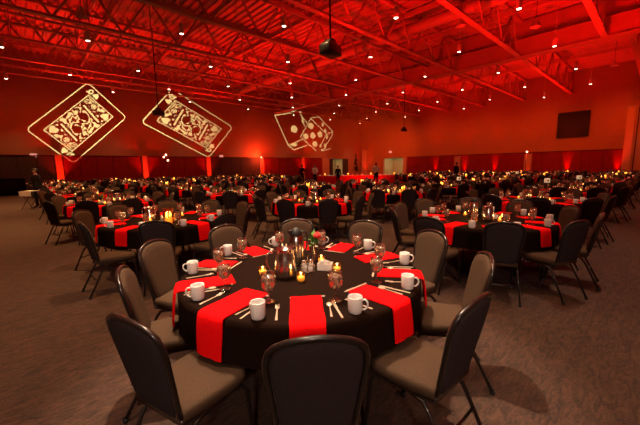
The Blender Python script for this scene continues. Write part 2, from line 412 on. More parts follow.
# ------------------------------------------------------------------ red uplighting
RED = (1, .004, .002); ORED = (1, .10, .02)
up = empty('uplight'); up['category'] = 'uplight'
mb = MB(); mb.lathe([(.10, 0), (.11, .02), (.11, .12), (.09, .16)], M['black'], 14, capb=True); kid(up, mb.obj('housing'))
mb = MB(); mb.lathe([(.085, .155), (.001, .158)], M['redlens'], 14); kid(up, mb.obj('lens'))
pup = Proto(up)
for i, u in enumerate(edges[:-1]):
    pup.put((u, VW-.7, 0), 0, f'small black red uplight at the foot of the {ORD[i]} pier of the card wall', 'uplights at the wall piers')
    spot('uplight_lamp', (u, VW-.7, .25), (u, VW-.12, 3.6), 190, (1, .022, .003), 62, .8, .05)
    spot('uplight_wash_lamp', (u, VW-.8, .4), (u, VW-3.0, 10), 1000, RED, 105, 1, .1)
for i, v in enumerate(pv+[-3.2]):
    pup.put((UW-.45, v, 0), 0, f'small black red uplight at the foot of the screen wall, {ORD[i]} from its bulkhead end' if i < 6 else 'small black red uplight beyond the bulkhead', 'uplights at the wall piers')
    spot('uplight_lamp', (UW-.45, v, .2), (UW-.10, v, 1.9), 900, RED, 26, .8, .05)
    spot('uplight_wash_lamp', (UW-1.5, v, .4), (UW-4.5, v, 10), 1900, RED, 84, 1, .1)
for (u, v, e, s) in ((4, 26.5, 3400, 110), (13, 26.5, 3400, 110), (-6, 20, 2600, 120), (-6, 8, 2600, 125), (6, -9, 2400, 125), (16, -9, 2600, 125), (29, 8, 2600, 130), (30, 20, 2600, 130), (30, -3, 2000, 130), (12, 8, 4600, 125), (18, 3, 4600, 125), (14, 18, 3600, 125), (4, 4, 3000, 125)):
    spot('roof_wash_lamp', (u, v, 2.9), (u+.5, v-1, 10), e, RED, s, 1, .15)  # added spots that redden the roof, no fixtures built for them

# ------------------------------------------------------------------ gobo projections on the card wall (light through a pattern)
class E:
    """scalar expression of light-shader nodes"""
    nt = None
    def __init__(s, v): s.s = v
    @staticmethod
    def op(o, *a, clamp=False):
        n = E.nt.nodes.new('ShaderNodeMath'); n.operation = o; n.use_clamp = clamp
        for i, x in enumerate(a):
            if isinstance(x, E): E.nt.links.new(x.s, n.inputs[i])
            else: n.inputs[i].default_value = float(x)
        return E(n.outputs[0])
    def __add__(a, b): return E.op('ADD', a, b)
    __radd__ = __add__
    def __sub__(a, b): return E.op('SUBTRACT', a, b)
    def __rsub__(a, b): return E.op('SUBTRACT', b, a)
    def __mul__(a, b): return E.op('MULTIPLY', a, b)
    __rmul__ = __mul__
    def __truediv__(a, b): return E.op('DIVIDE', a, b)
    def __neg__(a): return E.op('MULTIPLY', a, -1)
def mn(*a):
    r = a[0]
    for x in a[1:]: r = E.op('MINIMUM', r, x)
    return r
def mx(*a):
    r = a[0]
    for x in a[1:]: r = E.op('MAXIMUM', r, x)
    return r
def ab(a): return E.op('ABSOLUTE', a)
def length(a, b): return E.op('SQRT', a*a+b*b)
def inside(d, w=.0): return E.op('LESS_THAN', d, w)
def seg(x, y, a, b):
    bx, by = b[0]-a[0], b[1]-a[1]; px, py = x-a[0], y-a[1]
    h = E.op('ADD', (px*bx+py*by)*(1/(bx*bx+by*by)), 0, clamp=True)
    return length(px-h*bx, py-h*by)
def rbox(x, y, hx, hy, r):
    qx, qy = ab(x)-(hx-r), ab(y)-(hy-r)
    return length(mx(qx, 0*qx), mx(qy, 0*qy))+mn(mx(qx, qy), 0*qx)-r
def heart(x, y, cx, cy, s, ang=0):
    c, sn = cos(ang), sin(ang); dx, dy = x-cx, y-cy
    a = (dx*c+dy*sn)*(1/s); b = (dy*c-dx*sn)*(1/s)
    aa = ab(a)
    lobes = length(aa-.45, b-.28)-.5
    body = mx(aa+ab(b+.08)*.9-.95, b-.35)
    return mn(lobes, body)
def gobo(name, loc, V, center_u, center_z, build, energy, size):
    d = bpy.data.lights.new(name, 'SPOT'); d.energy = energy; d.shadow_soft_size = .004; d.spot_size = radians(size); d.spot_blend = 0
    d.color = (1, 1, 1); d.use_nodes = True; nt = d.node_tree; E.nt = nt
    em = nt.nodes['Emission']
    o = bpy.data.objects.new(name, d); COL.objects.link(o); o.location = loc
    aim = Vector((center_u, V, center_z))-Vector(loc); q = aim.to_track_quat('-Z', 'Y'); o.rotation_euler = q.to_euler()
    R = q.to_matrix()
    tc = nt.nodes.new('ShaderNodeTexCoord'); sx = nt.nodes.new('ShaderNodeSeparateXYZ'); nt.links.new(tc.outputs['Normal'], sx.inputs[0])
    lx, ly, lz = (E(sx.outputs[i]) for i in range(3))
    # local direction -> room direction
    wx = lx*R[0][0]+ly*R[0][1]+lz*R[0][2]; wy = lx*R[1][0]+ly*R[1][1]+lz*R[1][2]; wz = lx*R[2][0]+ly*R[2][1]+lz*R[2][2]
    t = E.op('DIVIDE', V-loc[1], wy)
    U = wx*t+loc[0]; Z = wz*t+loc[2]
    val = build(U, Z)
    em.inputs[0].default_value = (.72, 1.0, .58, 1)
    nt.links.new(val.s, em.inputs[1])
    return o
def wq(p): return on_v(p[0], p[1], VW)
def card(quad, inner, flip):
    # quad: image corners (--), (+-), (++), (-+) of the long axis a and short axis b
    Q = [wq(p) for p in quad]
    c = (sum(p[0] for p in Q)/4, sum(p[1] for p in Q)/4)
    A = ((Q[1][0]+Q[2][0]-Q[0][0]-Q[3][0])/4/1.42, (Q[1][1]+Q[2][1]-Q[0][1]-Q[3][1])/4/1.42)
    B = ((Q[3][0]+Q[2][0]-Q[0][0]-Q[1][0])/4, (Q[3][1]+Q[2][1]-Q[0][1]-Q[1][1])/4)
    det = A[0]*B[1]-A[1]*B[0]
    def build(U, Z):
        du, dz = U-c[0], Z-c[1]
        a = (du*B[1]-dz*B[0])*(1/det); b = (dz*A[0]-du*A[1])*(1/det)
        outer = inside(ab(rbox(a, b, 1.42, 1.0, .16)), .019)
        inr = rbox(a, b, 1.06, .62, .02)
        frame = inside(ab(inr), .017)
        # symmetric half figure: mirror through the centre
        sg = E.op('SIGN', a+.0001); ah = a*sg; bh = b*sg
        k = -1
        pip = inside(heart(ah, bh, .84, .42*k, .17, radians(90)), 0)
        pipring = inside(heart(ah, bh, .84, .42*k, .24, radians(90)), 0)
        # busy court-figure ornament
        cb = E.nt.nodes.new('ShaderNodeCombineXYZ'); E.nt.links.new(ah.s, cb.inputs[0]); E.nt.links.new(bh.s, cb.inputs[1])
        ns = E.nt.nodes.new('ShaderNodeTexNoise'); ns.inputs['Scale'].default_value = 3.0; ns.inputs['Detail'].default_value = 0; ns.inputs['Distortion'].default_value = .8
        E.nt.links.new(cb.outputs[0], ns.inputs['Vector'])
        nf = E(ns.outputs[0])
        swirl = E.op('SINE', nf*25.0)
        orn = E.op('GREATER_THAN', swirl, .1)
        face = length(ah-.84, bh-.16)-.13
        facein = inside(face, 0); facerim = inside(ab(face), .025)
        eyes = mn(length(ah-.87, bh-.11)-.025, length(ah-.87, bh-.21)-.025, seg(ah, bh, (.78, .12), (.78, .2))-.012)
        crown = mn(seg(ah, bh, (.84, -.10), (.98, -.14)), seg(ah, bh, (.84, .04), (1.0, .06)), seg(ah, bh, (.84, .18), (.97, .24)))
        dark1 = inside(mx(ab(ah-.26)+ab(bh-.12)*.6-.16, -.12-ah))
        dark2 = inside(mx(ab(ah-.74)*.7+ab(bh+.12)-.09, .0*ah-1))
        staff = inside(seg(ah, bh, (.50, -.40), (.62, .42))-.035); staffg = inside(seg(ah, bh, (.49, -.44), (.63, .46))-.10)
        fig = mx(orn, facein, inside(crown, .035))
        fig = fig*(1-mx(facerim, inside(eyes, 0), dark1, dark2, staffg, pipring*(1-pip)))
        fig = mx(fig, staff, pip)
        inb = inside(inr, -.05)
        body = fig*inb
        # corner indices: letter Q and a heart
        qa, qb = ah, bh*flip if flip != 1 else bh
        ix = mn(ab(length((qa-1.22)*1.0, (qb-.66)*1.25)-.085)-.028, seg(qa, qb, (1.20, .70), (1.12, .76))-.028)
        ih = heart(qa, qb, .99, .80, .10, radians(90)) if False else heart(qa, qb, 1.22, .42, .12, radians(90))
        idx = inside(mn(ix, ih), 0)
        base = mx(outer, frame, body*.85, idx)
        return base*1.0
    return c, build
# projector fixtures hanging on poles
pj = empty('hanging_projector'); pj['category'] = 'projector'
mb = MB()
mb.box((0, 0, 0), (.62, .42, .30), M['shell'], bev=.06); mb.box((.0, 0, .19), (.34, .26, .10), M['shell'], bev=.03); kid(pj, mb.obj('housing'))
mb = MB(); mb.tube([(.12, .2, 0), (.12, .33, 0)], .085, M['silver'], 14); kid(pj, mb.obj('lens_barrel'))
mb = MB(); mb.tube([(0, 0, .2), (0, 0, 4.9)], .028, M['black'], 8); mb.box((0, 0, .26), (.22, .22, .04), M['black']); kid(pj, mb.obj('ceiling_pole'))
ppj = Proto(pj)
PJ = [on_z(330.5, 50, 5.0), on_z(158.5, 113, 5.0), on_z(404, 130, 5.0)]
for (p, l) in zip(PJ, ('big black projector hanging on a pole above the front tables', 'black projector on a pole in front of the second playing card', 'small dark projector on a pole beyond the big girder')):
    ppj.put((p[0], p[1], 5.0), radians(8), l, None)
c1, b1 = card([(87, 82), (27, 130), (72, 163), (127, 118)], None, 1)
c2, b2 = card([(169, 89), (235, 127), (206, 158), (145, 122)], None, 1)
p1 = PJ[1]
gobo('card_projector_lamp', (p1[0]-.2, p1[1]+.9, 4.9), VW, c1[0], c1[1], b1, 17000, 64)
gobo('card_projector_lamp', (p1[0]+.2, p1[1]+.9, 4.9), VW, c2[0], c2[1], b2, 17000, 64)
def dice(U, Z):
    P = lambda x, y: wq((265+x/7.725, 100+y/7.725))
    lines = [((75, 120), (255, 90)), ((75, 120), (180, 350)), ((180, 350), (285, 305)), ((255, 90), (325, 178)), ((272, 100), (305, 200)), ((180, 350), (225, 385)), ((225, 385), (322, 350)),
             ((355, 140), (275, 285)), ((275, 285), (395, 392)), ((355, 145), (475, 262)), ((475, 262), (425, 360)), ((355, 138), (415, 130)), ((415, 130), (525, 245)), ((525, 245), (475, 262)), ((525, 245), (515, 280)), ((515, 280), (445, 392)), ((445, 392), (505, 375))]
    d = None
    for a, b in lines:
        s = seg(U, Z, P(*a), P(*b)); d = s if d is None else mn(d, s)
    r = inside(d, .058)
    dots = None
    for x, y, ra, rb in ((225, 225, 25, 28), (225, 345, 24, 13), (355, 200, 20, 24), (315, 280, 20, 22), (370, 275, 20, 24), (425, 265, 18, 23), (385, 340, 19, 22), (445, 190, 9, 15), (465, 237, 9, 15), (478, 285, 8, 18), (430, 352, 8, 12), (465, 355, 9, 20), (440, 385, 8, 9), (292, 160, 8, 20)):
        c = P(x, y); e = P(x+ra, y); g = P(x, y-rb)
        s = length((U-c[0])*(1/abs(e[0]-c[0])), (Z-c[1])*(1/abs(g[1]-c[1])))
        dots = s if dots is None else mn(dots, s)
    return mx(r, inside(dots, 1.0))
cd = wq((305, 128))
p0 = PJ[0]
gobo('dice_projector_lamp', (p0[0]+.1, p0[1]+.9, 4.95), VW, cd[0], cd[1], dice, 90000, 46)

# ------------------------------------------------------------------ chair
def back_outline(n=34, grow=0.0):
    """outline of the backrest in (x, s): s = distance along the leaning back"""
    pts = []
    # left bottom up, arch, right down
    side = [(.150, .0), (.158, .08), (.170, .18), (.181, .28), (.189, .35), (.188, .40), (.178, .437), (.153, .463), (.112, .484), (.06, .498), (0, .503)]
    L = [(-a-grow, b) for a, b in side[:6]]+[(-a-grow*.8, b+grow*.8) for a, b in side[6:-1]]+[(0, side[-1][1]+grow)]
    R = [(-a, b) for a, b in reversed(L[:-1])]
    return L+R
BO = Vector((0, -.185, .435)); BD = Vector((0, -.21, .978)).normalized(); BN = Vector((0, -BD.z, BD.y))  # BN points to the rear
def bp(x, s, t): return tuple(BO+Vector((x, 0, 0))+BD*s+BN*t)
def back_bow(x): return -.025*(1-(x/.2)**2)*0+.018*(x/.2)**2*-1   # slight wrap around the sitter
def make_back_panels():
    O = back_outline(); cx, cy = 0, .25
    def lp(k, t): return [bp(cx+(x-cx)*k, cy+(s-cy)*(1-(1-k)*.8), t+back_bow(x*k)) for x, s in O]
    f_ = MB(); f_.loft([lp(.99, -.004), lp(.975, -.020), lp(.90, -.031), lp(.70, -.035), lp(.35, -.037), lp(.02, -.037)], M['fabric'], cap=True)
    b_ = MB(); b_.loft([lp(.02, .020), lp(.35, .020), lp(.70, .019), lp(.90, .017), lp(.97, .010), lp(.985, -.004)], M['fabric_back'], cap=True)
    return f_, b_
def frame_path():
    O = back_outline(grow=.012)
    return [bp(x, s, back_bow(x)) for x, s in O]
def make_chair():
    r = empty('banquet_chair'); r['category'] = 'chair'
    s_ = MB()
    def sl(k, z):
        pts = []
        base = [(.17, -.19), (.195, -.05), (.212, .10), (.212, .18), (.195, .222), (.15, .238), (0, .243)]
        P = base+[(-a, b) for a, b in reversed(base[:-1])]
        cy = .02
        return [(x*k, cy+(y-cy)*k, z) for x, y in P]
    s_.loft([sl(.94, .405), sl(.99, .415), sl(1.0, .440), sl(.985, .462), sl(.93, .474), sl(.7, .482), sl(.3, .485), sl(.02, .485)], M['fabric'], cap=True)
    kid(r, s_.obj('seat'))
    f_, b_ = make_back_panels()
    bk = kid(r, f_.obj('backrest')); kid(bk, b_.obj('rear_cover'))
    fr = MB(); P = frame_path(); fr.tube(P, .0135, M['tube'], 8)
    fr.tube([P[0], (-.168, -.17, .40), (-.175, .0, .392), (-.18, .16, .392)], .0125, M['tube'], 8)
    fr.tube([P[-1], (.168, -.17, .40), (.175, .0, .392), (.18, .16, .392)], .0125, M['tube'], 8)
    fr.tube([(-.18, .16, .392), (.18, .16, .392)], .011, M['tube'], 6)
    kid(r, fr.obj('frame'))
    lg = MB(); lg.tube([(-.172, .10, .392), (-.186, .185, .385), (-.195, .215, .34), (-.205, .25, .015)], .0125, M['tube'], 8); lg.lathe([(.017, 0), (.019, .02), (.013, .03)], M['shell'], 8, (-.205, .25, 0))
    kid(r, lg.obj('leg'))
    lg = MB(); lg.tube([(.172, .10, .392), (.186, .185, .385), (.195, .215, .34), (.205, .25, .015)], .0125, M['tube'], 8); lg.lathe([(.017, 0), (.019, .02), (.013, .03)], M['shell'], 8, (.205, .25, 0))
    kid(r, lg.obj('leg'))
    for sx in (-1, 1):
        lg = MB(); lg.tube([(sx*.172, -.02, .392), (sx*.178, -.11, .375), (sx*.182, -.15, .33), (sx*.195, -.31, .015)], .0125, M['tube'], 8); lg.lathe([(.017, 0), (.019, .02), (.013, .03)], M['shell'], 8, (sx*.195, -.31, 0))
        kid(r, lg.obj('leg'))
    st = MB(); st.tube([(-.187, -.215, .20), (.187, -.215, .20)], .009, M['tube'], 6); kid(r, st.obj('stretcher'))
    return r
def far_chair_mb():
    m = MB()
    def sl(k, z): return [(x*k, y*k, z) for x, y in ((.17, -.19), (.212, .15), (.15, .24), (-.15, .24), (-.212, .15), (-.17, -.19))]
    m.loft([sl(.97, .405), sl(1, .44), sl(.9, .485)], M['fabric'], cap=True)
    O = [(-.15, 0), (-.181, .28), (-.19, .39), (-.153, .463), (0, .503), (.153, .463), (.19, .39), (.181, .28), (.15, 0)]
    m.loft([[bp(x*.97, s, -.035) for x, s in O], [bp(x*1.0, s, -.005) for x, s in O]], M['fabric'], cap=True)
    m.loft([[bp(x*1.0, s, -.005) for x, s in O], [bp(x*.97, s, .02) for x, s in O]], M['fabric_back'], cap=True)
    m.tube([bp(x*1.05, s+(.012 if s > .3 else 0), 0) for x, s in O], .015, M['tube'], 4)
    for sx in (-1, 1):
        m.tube([(sx*.18, .15, .41), (sx*.205, .25, .0)], .014, M['tube'], 4); m.tube([(sx*.178, -.10, .41), (sx*.195, -.31, .0)], .014, M['tube'], 4)
    m.box((0, 0, .392), (.36, .3, .02), M['tube'])
    return m
pchair = Proto(make_chair())
o = far_chair_mb().obj('banquet_chair'); o['category'] = 'chair'; pfar = Proto(o)

# ------------------------------------------------------------------ table ware
TR = .915; TZ = .75; CT = TZ+.006      # cloth top
DROP = .255
def cloth_mb(seed):
    rnd = random.Random(seed); n = 120; L = []
    ph = [rnd.uniform(0, 6.28) for _ in range(4)]
    def rad(j, k):
        a = 2*pi*j/n
        w = .5*sin(13*a+ph[0])+.35*sin(21*a+ph[1])+.25*sin(34*a+ph[2])
        return TR+.010+.004*k+k*.022*w
    prof = [(.02, 0, 0), (.5, 0, 0), (.9, 0, 0)]
    L = [[(TR*k*cos(2*pi*j/n), TR*k*sin(2*pi*j/n), CT) for j in range(n)] for k in (.02, .3, .6, .9, .985)]
    L.append([((TR+.007)*cos(2*pi*j/n), (TR+.007)*sin(2*pi*j/n), CT-.006) for j in range(n)])
    for q in range(1, 7):
        k = q/6
        L.append([(rad(j, k)*cos(2*pi*j/n), rad(j, k)*sin(2*pi*j/n), CT-.006-DROP*k+.010*k*sin(5*2*pi*j/n+ph[3])) for j in range(n)])
    m = MB(); m.loft(L, M['cloth'])
    m.f.append(tuple(range(n))); m.m.append(0); m.sm.append(True)
    return m
CLOTHS = [cloth_mb(i).mesh('tablecloth') for i in range(5)]
def make_table():
    r = empty('round_table'); r['category'] = 'table'
    m = MB(); m.lathe([(.02, TZ-.03), (TR-.01, TZ-.03), (TR, TZ-.02), (TR, TZ-.004), (.02, TZ-.002)], M['wood'], 48, capb=True); kid(r, m.obj('tabletop'))
    for sx in (-1, 1):
        for sy in (-1, 1):
            m = MB(); m.tube([(sx*.32, sy*.30, TZ-.035), (sx*.36, sy*.34, .35), (sx*.38, sy*.36, .0)], .014, M['tube'], 8); kid(r, m.obj('leg'))
    m = MB()
    for sx in (-1, 1): m.tube([(sx*.36, -.34, .30), (sx*.36, .34, .30)], .010, M['tube'], 6)
    kid(r, m.obj('leg_brace'))
    return r
ptable = Proto(make_table())
def napkin_mb(w=.19, r0=.60, drop=.23, sk=0):
    m = MB(); n = 5; path = [(r0, CT+.009)]
    for i in range(1, 6): path.append((r0+(TR-r0)*i/5.0, CT+.009))
    path += [(TR+.020, CT+.002), (TR+.030, CT-.02), (TR+.040, CT-.08), (TR+.048, CT-.15), (TR+.052, CT-drop)]
    top = []; bot = []
    for i, (r, z) in enumerate(path):
        row = []; row2 = []
        for j in range(n+1):
            t = (j/n-.5)*w*(1+.02*sin(i*1.7))
            rr = r if i < 6 else r-(t*t)/(2*TR)
            if i < 6 and r > TR*.9: rr = min(r, r-(t*t)/(2*TR)*(i-3)/2)
            wv = .004*sin(j*2.3+i*.6) if i > 6 else 0
            row.append((t+sk*(r-r0), rr+wv, z)); row2.append((t+sk*(r-r0), rr+wv-(.006 if i > 6 else 0), z-(.007 if i <= 6 else 0)))
        top.append(row); bot.append(row2)
    m.loft(top, M['napkin'], closed=False); m.loft([list(reversed(r)) for r in bot], M['napkin'], closed=False)
    # rims
    m.loft([[a for a in [row[0] for row in bot]], [row[0] for row in top]], M['napkin'], closed=False)
    m.loft([[row[-1] for row in top], [row[-1] for row in bot]], M['napkin'], closed=False)
    m.loft([bot[-1], top[-1]], M['napkin'], closed=False); m.loft([top[0], bot[0]], M['napkin'], closed=False)
    return m
def mug_mb(): 
    m = MB(); m.lathe([(.001, .004), (.033, .0), (.037, .004), (.041, .02), (.042, .092), (.0405, .096), (.0385, .092), (.0375, .02), (.030, .010), (.001, .010)], M['china'], 20); return m
def handle_mb():
    m = MB(); m.tube([(.040, 0, .078), (.056, 0, .080), (.068, 0, .068), (.071, 0, .050), (.064, 0, .032), (.052, 0, .022), (.040, 0, .022)], .0055, M['china'], 7); return m
r = empty('coffee_mug'); r['category'] = 'mug'; kid(r, mug_mb().obj('cup')); kid(r, handle_mb().obj('handle')); pmug = Proto(r)
m = mug_mb(); m.add(handle_mb().v, handle_mb().f, M['china']); o = m.obj('coffee_mug'); o['category'] = 'mug'; pmugf = Proto(o)
GS = 1.13
def goblet_parts():
    a = MB(); a.lathe([(GS*p, GS*q) for p, q in [(.001, .004), (.034, .002), (.036, .005), (.012, .010), (.006, .022), (.0055, .045), (.008, .055), (.022, .066), (.036, .088), (.041, .112), (.040, .135), (.035, .165), (.0335, .166), (.038, .135), (.039, .112), (.034, .090), (.020, .070), (.001, .062)]], M['glass'], 18)
    b = MB(); b.lathe([(GS*p, GS*q) for p, q in [(.001, .063), (.019, .0705), (.033, .091), (.038, .112), (.0375, .132), (.036, .145), (.001, .145)]], M['water'], 18)
    return a, b
a, b = goblet_parts()
r = empty('water_goblet'); r['category'] = 'glass'; kid(r, a.obj('glass')); kid(r, b.obj('iced_water')); pgob = Proto(r)
m = MB(); m.lathe([(.034, .002), (.010, .010), (.0055, .045), (.022, .066), (.045, .122), (.038, .183)], M['glass'], 8); m.lathe([(.001, .064), (.033, .091), (.042, .142), (.040, .165), (.001, .165)], M['water'], 8)
o = m.obj('water_goblet'); o['category'] = 'glass'; pgobf = Proto(o)
def flat(pts, z, th, m, mb):
    n = len(pts); mb.add([(x, y, z) for x, y in pts]+[(x, y, z+th) for x, y in pts], [tuple(range(n-1, -1, -1)), tuple(range(n, 2*n))]+[(i, (i+1) % n, n+(i+1) % n, n+i) for i in range(n)], m, False)
def cutlery(kind):
    m = MB()
    if kind == 'fork':
        flat([(-.007, -.10), (.007, -.10), (.0035, .0), (.004, .035), (.012, .05), (.0125, .062), (-.0125, .062), (-.012, .05), (-.004, .035), (-.0035, .0)], .001, .0025, M['cutlery'], m)
        for i in range(4):
            x = -.0105+i*.007; m.tube([(x, .058, .002), (x, .08, .006), (x, .098, .004)], .0017, M['cutlery'], 5)
    elif kind == 'knife':
        flat([(-.006, -.11), (.006, -.11), (.0065, -.01), (.0045, .0), (.009, .02), (.0095, .085), (.002, .115), (-.0055, .10), (-.006, .0)], .001, .003, M['cutlery'], m)
    else:
        flat([(-.0065, -.09), (.0065, -.09), (.003, .0), (.003, .045), (-.003, .045), (-.003, .0)], .001, .0025, M['cutlery'], m)
        m.ball((0, .068, .004), (.019, .028, .0045), M['cutlery'], 12, 6)
    return m
pcut = {}
for k in ('fork', 'knife', 'spoon'):
    o = cutlery(k).obj(k); o['category'] = k; pcut[k] = Proto(o)
def votive(parts):
    g = [(.001, .003), (.024, .0), (.030, .006), (.033, .04), (.032, .068), (.0305, .068), (.031, .04), (.028, .009), (.001, .007)]
    w = [(.001, .008), (.026, .010), (.029, .036), (.001, .036)]
    fl = [(.001, .037), (.005, .042), (.0065, .049), (.004, .060), (.001, .070)]
    if parts:
        r = empty('votive_candle'); r['category'] = 'candle'
        m = MB(); m.lathe(g, M['amber'], 16); kid(r, m.obj('glass_cup'))
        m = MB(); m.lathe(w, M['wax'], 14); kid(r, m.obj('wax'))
        m = MB(); m.lathe(fl, M['flame'], 10); kid(r, m.obj('flame'))
        return r
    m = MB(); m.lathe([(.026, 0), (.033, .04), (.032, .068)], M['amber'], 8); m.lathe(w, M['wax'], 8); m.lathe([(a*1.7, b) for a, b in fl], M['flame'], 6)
    o = m.obj('votive_candle'); o['category'] = 'candle'; return o
pvot = Proto(votive(True)); pvotf = Proto(votive(False))
def pitcher():
    r = empty('water_pitcher'); r['category'] = 'pitcher'
    m = MB(); m.lathe([(.001, .004), (.070, .0), (.078, .006), (.082, .03), (.080, .10), (.070, .16), (.060, .195), (.062, .215), (.066, .222), (.062, .220), (.056, .195), (.001, .19)], M['silver'], 24)
    m.add([(.045, -.02, .222), (.045, .02, .222), (.095, 0, .228), (.055, 0, .19)], [(0, 1, 2), (0, 2, 3), (1, 3, 2)], M['silver'])
    kid(r, m.obj('body'))
    m = MB(); m.tube([(-.062, 0, .205), (-.10, 0, .212), (-.135, 0, .185), (-.140, 0, .13), (-.12, 0, .07), (-.080, 0, .04)], .008, M['silver'], 8); kid(r, m.obj('handle'))
    return r
ppit = Proto(pitcher())
def carafe():
    r = empty('coffee_carafe'); r['category'] = 'carafe'
    m = MB(); m.lathe([(.001, .002), (.062, .0), (.066, .01), (.066, .18), (.060, .215), (.047, .245)], M['silver'], 22); kid(r, m.obj('body'))
    m = MB(); m.lathe([(.047, .243), (.052, .25), (.052, .275), (.036, .30), (.018, .315), (.001, .318)], M['black'], 18); m.box((.045, 0, .285), (.05, .03, .022), M['black']); kid(r, m.obj('lid'))
    m = MB(); m.tube([(-.05, 0, .275), (-.095, 0, .27), (-.108, 0, .22), (-.10, 0, .13), (-.064, 0, .09)], .009, M['black'], 8); kid(r, m.obj('handle'))
    return r
pcar = Proto(carafe())
def shaker():
    r = empty('shaker_caddy'); r['category'] = 'condiment caddy'
    m = MB()
    for z in (.008, .055): m.tube([(.055*cos(a), .032*sin(a), z) for a in [2*pi*i/16 for i in range(16)]], .003, M['silver'], 5, closed=True)
    for i in range(8):
        a = 2*pi*i/8; m.tube([(.055*cos(a), .032*sin(a), .006), (.055*cos(a), .032*sin(a), .056)], .002, M['silver'], 4)
    m.tube([(0, 0, .008), (0, 0, .12), (.012, 0, .135), (0, 0, .15), (-.012, 0, .135), (0, 0, .12)], .003, M['silver'], 5); m.box((0, 0, .005), (.10, .055, .004), M['silver']); kid(r, m.obj('wire_rack'))
    for sx, mm in ((-1, 'packet'), (1, 'glass')):
        m = MB(); m.lathe([(.001, .008), (.018, .008), (.020, .02), (.019, .075)], M[mm if mm == 'packet' else 'china'], 12, (sx*.027, 0, 0)); s = kid(r, m.obj('shaker'))
        m = MB(); m.lathe([(.0195, .074), (.019, .088), (.010, .096), (.001, .097)], M['silver'], 12, (sx*.027, 0, 0)); kid(s, m.obj('cap'))
    return r
psha = Proto(shaker())
def sugar():
    r = empty('sugar_caddy'); r['category'] = 'sugar caddy'
    m = MB(); a, b, h = .055, .036, .055
    for (c, d) in (((0, -b, h/2), (2*a, .004, h)), ((0, b, h/2), (2*a, .004, h)), ((-a, 0, h/2), (.004, 2*b, h)), ((a, 0, h/2), (.004, 2*b, h)), ((0, 0, .004), (2*a, 2*b, .004))): m.box(c, d, M['china'])
    kid(r, m.obj('holder'))
    m = MB(); rnd = random.Random(3)
    for i in range(9):
        m.box((0, 0, 0), (.038, .004, .062), M['packet'], T=Matrix.Translation((rnd.uniform(-.028, .028), -.028+i*.007, .040)) @ Matrix.Rotation(rnd.uniform(-.15, .15), 4, 'Y') @ Matrix.Rotation(rnd.uniform(-.1, .1), 4, 'X'))
    q = kid(r, m.obj('packets')); q['kind'] = 'stuff'
    return r
psug = Proto(sugar())
def vase():
    r = empty('flower_vase'); r['category'] = 'flower vase'
    m = MB(); m.lathe([(.001, .004), (.030, .0), (.034, .01), (.030, .05), (.018, .09), (.015, .12), (.022, .145), (.020, .145), (.013, .12), (.016, .09), (.001, .06)], M['glass'], 16); kid(r, m.obj('glass_vase'))
    rnd = random.Random(5); m = MB()
    for i in range(20):
        a = rnd.uniform(0, 6.28); e = rnd.uniform(.2, 1.2); l = rnd.uniform(.05, .12); w = l*.22; z0 = .13+rnd.uniform(0, .06)
        T = Matrix.Translation((0, 0, z0)) @ Matrix.Rotation(a, 4, 'Z') @ Matrix.Rotation(-e, 4, 'Y')
        m.add([(0.01, 0, 0), (l*.4, w, .008), (l, 0, -.01), (l*.4, -w, .008), (l*.4, 0, 0)], [(0, 4, 1), (4, 2, 1), (0, 3, 4), (3, 2, 4)], M['leaf'], True, T)
    m.tube([(0, 0, .05), (.005, 0, .14), (.03, .01, .21)], .0025, M['leaf'], 5)
    kid(r, m.obj('leaves'))
    m = MB()
    for k, (rad_, n, zz) in enumerate(((.010, 3, .018), (.020, 5, .010), (.030, 6, .0))):
        for i in range(n):
            a = 2*pi*i/n+k; T = Matrix.Translation((.035, .01, .215)) @ Matrix.Rotation(a, 4, 'Z')
            m.ball((rad_*.6, 0, zz), (.010+.004*k, .016+.004*k, .020), M['rose'], 8, 5, T)
    kid(r, m.obj('rose'))
    return r
pvas = Proto(vase())
def hurricane():
    r = empty('hurricane_candle_vase'); r['category'] = 'candle'
    m = MB(); m.lathe([(.001, .004), (.07, .0), (.075, .006), (.075, .24), (.071, .24), (.071, .010), (.001, .010)], M['amber'], 20); kid(r, m.obj('glass_cylinder'))
    for (x, y, h) in ((-.03, .01, .10), (.032, -.008, .12)):
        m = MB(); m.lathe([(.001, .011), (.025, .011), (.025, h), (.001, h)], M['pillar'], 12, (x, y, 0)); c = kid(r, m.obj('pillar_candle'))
        m = MB(); m.lathe([(.001, h), (.016, h+.018), (.019, h+.035), (.011, h+.06), (.001, h+.085)], M['flame'], 8, (x, y, 0)); kid(c, m.obj('flame'))
    return r
phur = Proto(hurricane())
def greens():
    r = empty('greenery_centrepiece'); r['category'] = 'plant'
    m = MB(); m.lathe([(.001, .003), (.05, .0), (.06, .04), (.055, .07)], M['black'], 12); kid(r, m.obj('pot'))
    rnd = random.Random(9); m = MB()
    for i in range(46):
        a = rnd.uniform(0, 6.28); e = rnd.uniform(.1, 1.35); l = rnd.uniform(.07, .17); w = l*.2
        T = Matrix.Translation((0, 0, .06)) @ Matrix.Rotation(a, 4, 'Z') @ Matrix.Rotation(-e, 4, 'Y')
        m.add([(0.01, 0, 0), (l*.5, w, .008), (l, 0, -.01), (l*.5, -w, .008), (l*.5, 0, 0)], [(0, 4, 1), (4, 2, 1), (0, 3, 4), (3, 2, 4)], M['darkleaf'], True, T)
    kid(r, m.obj('leaves'))
    return r
pgre = Proto(greens())

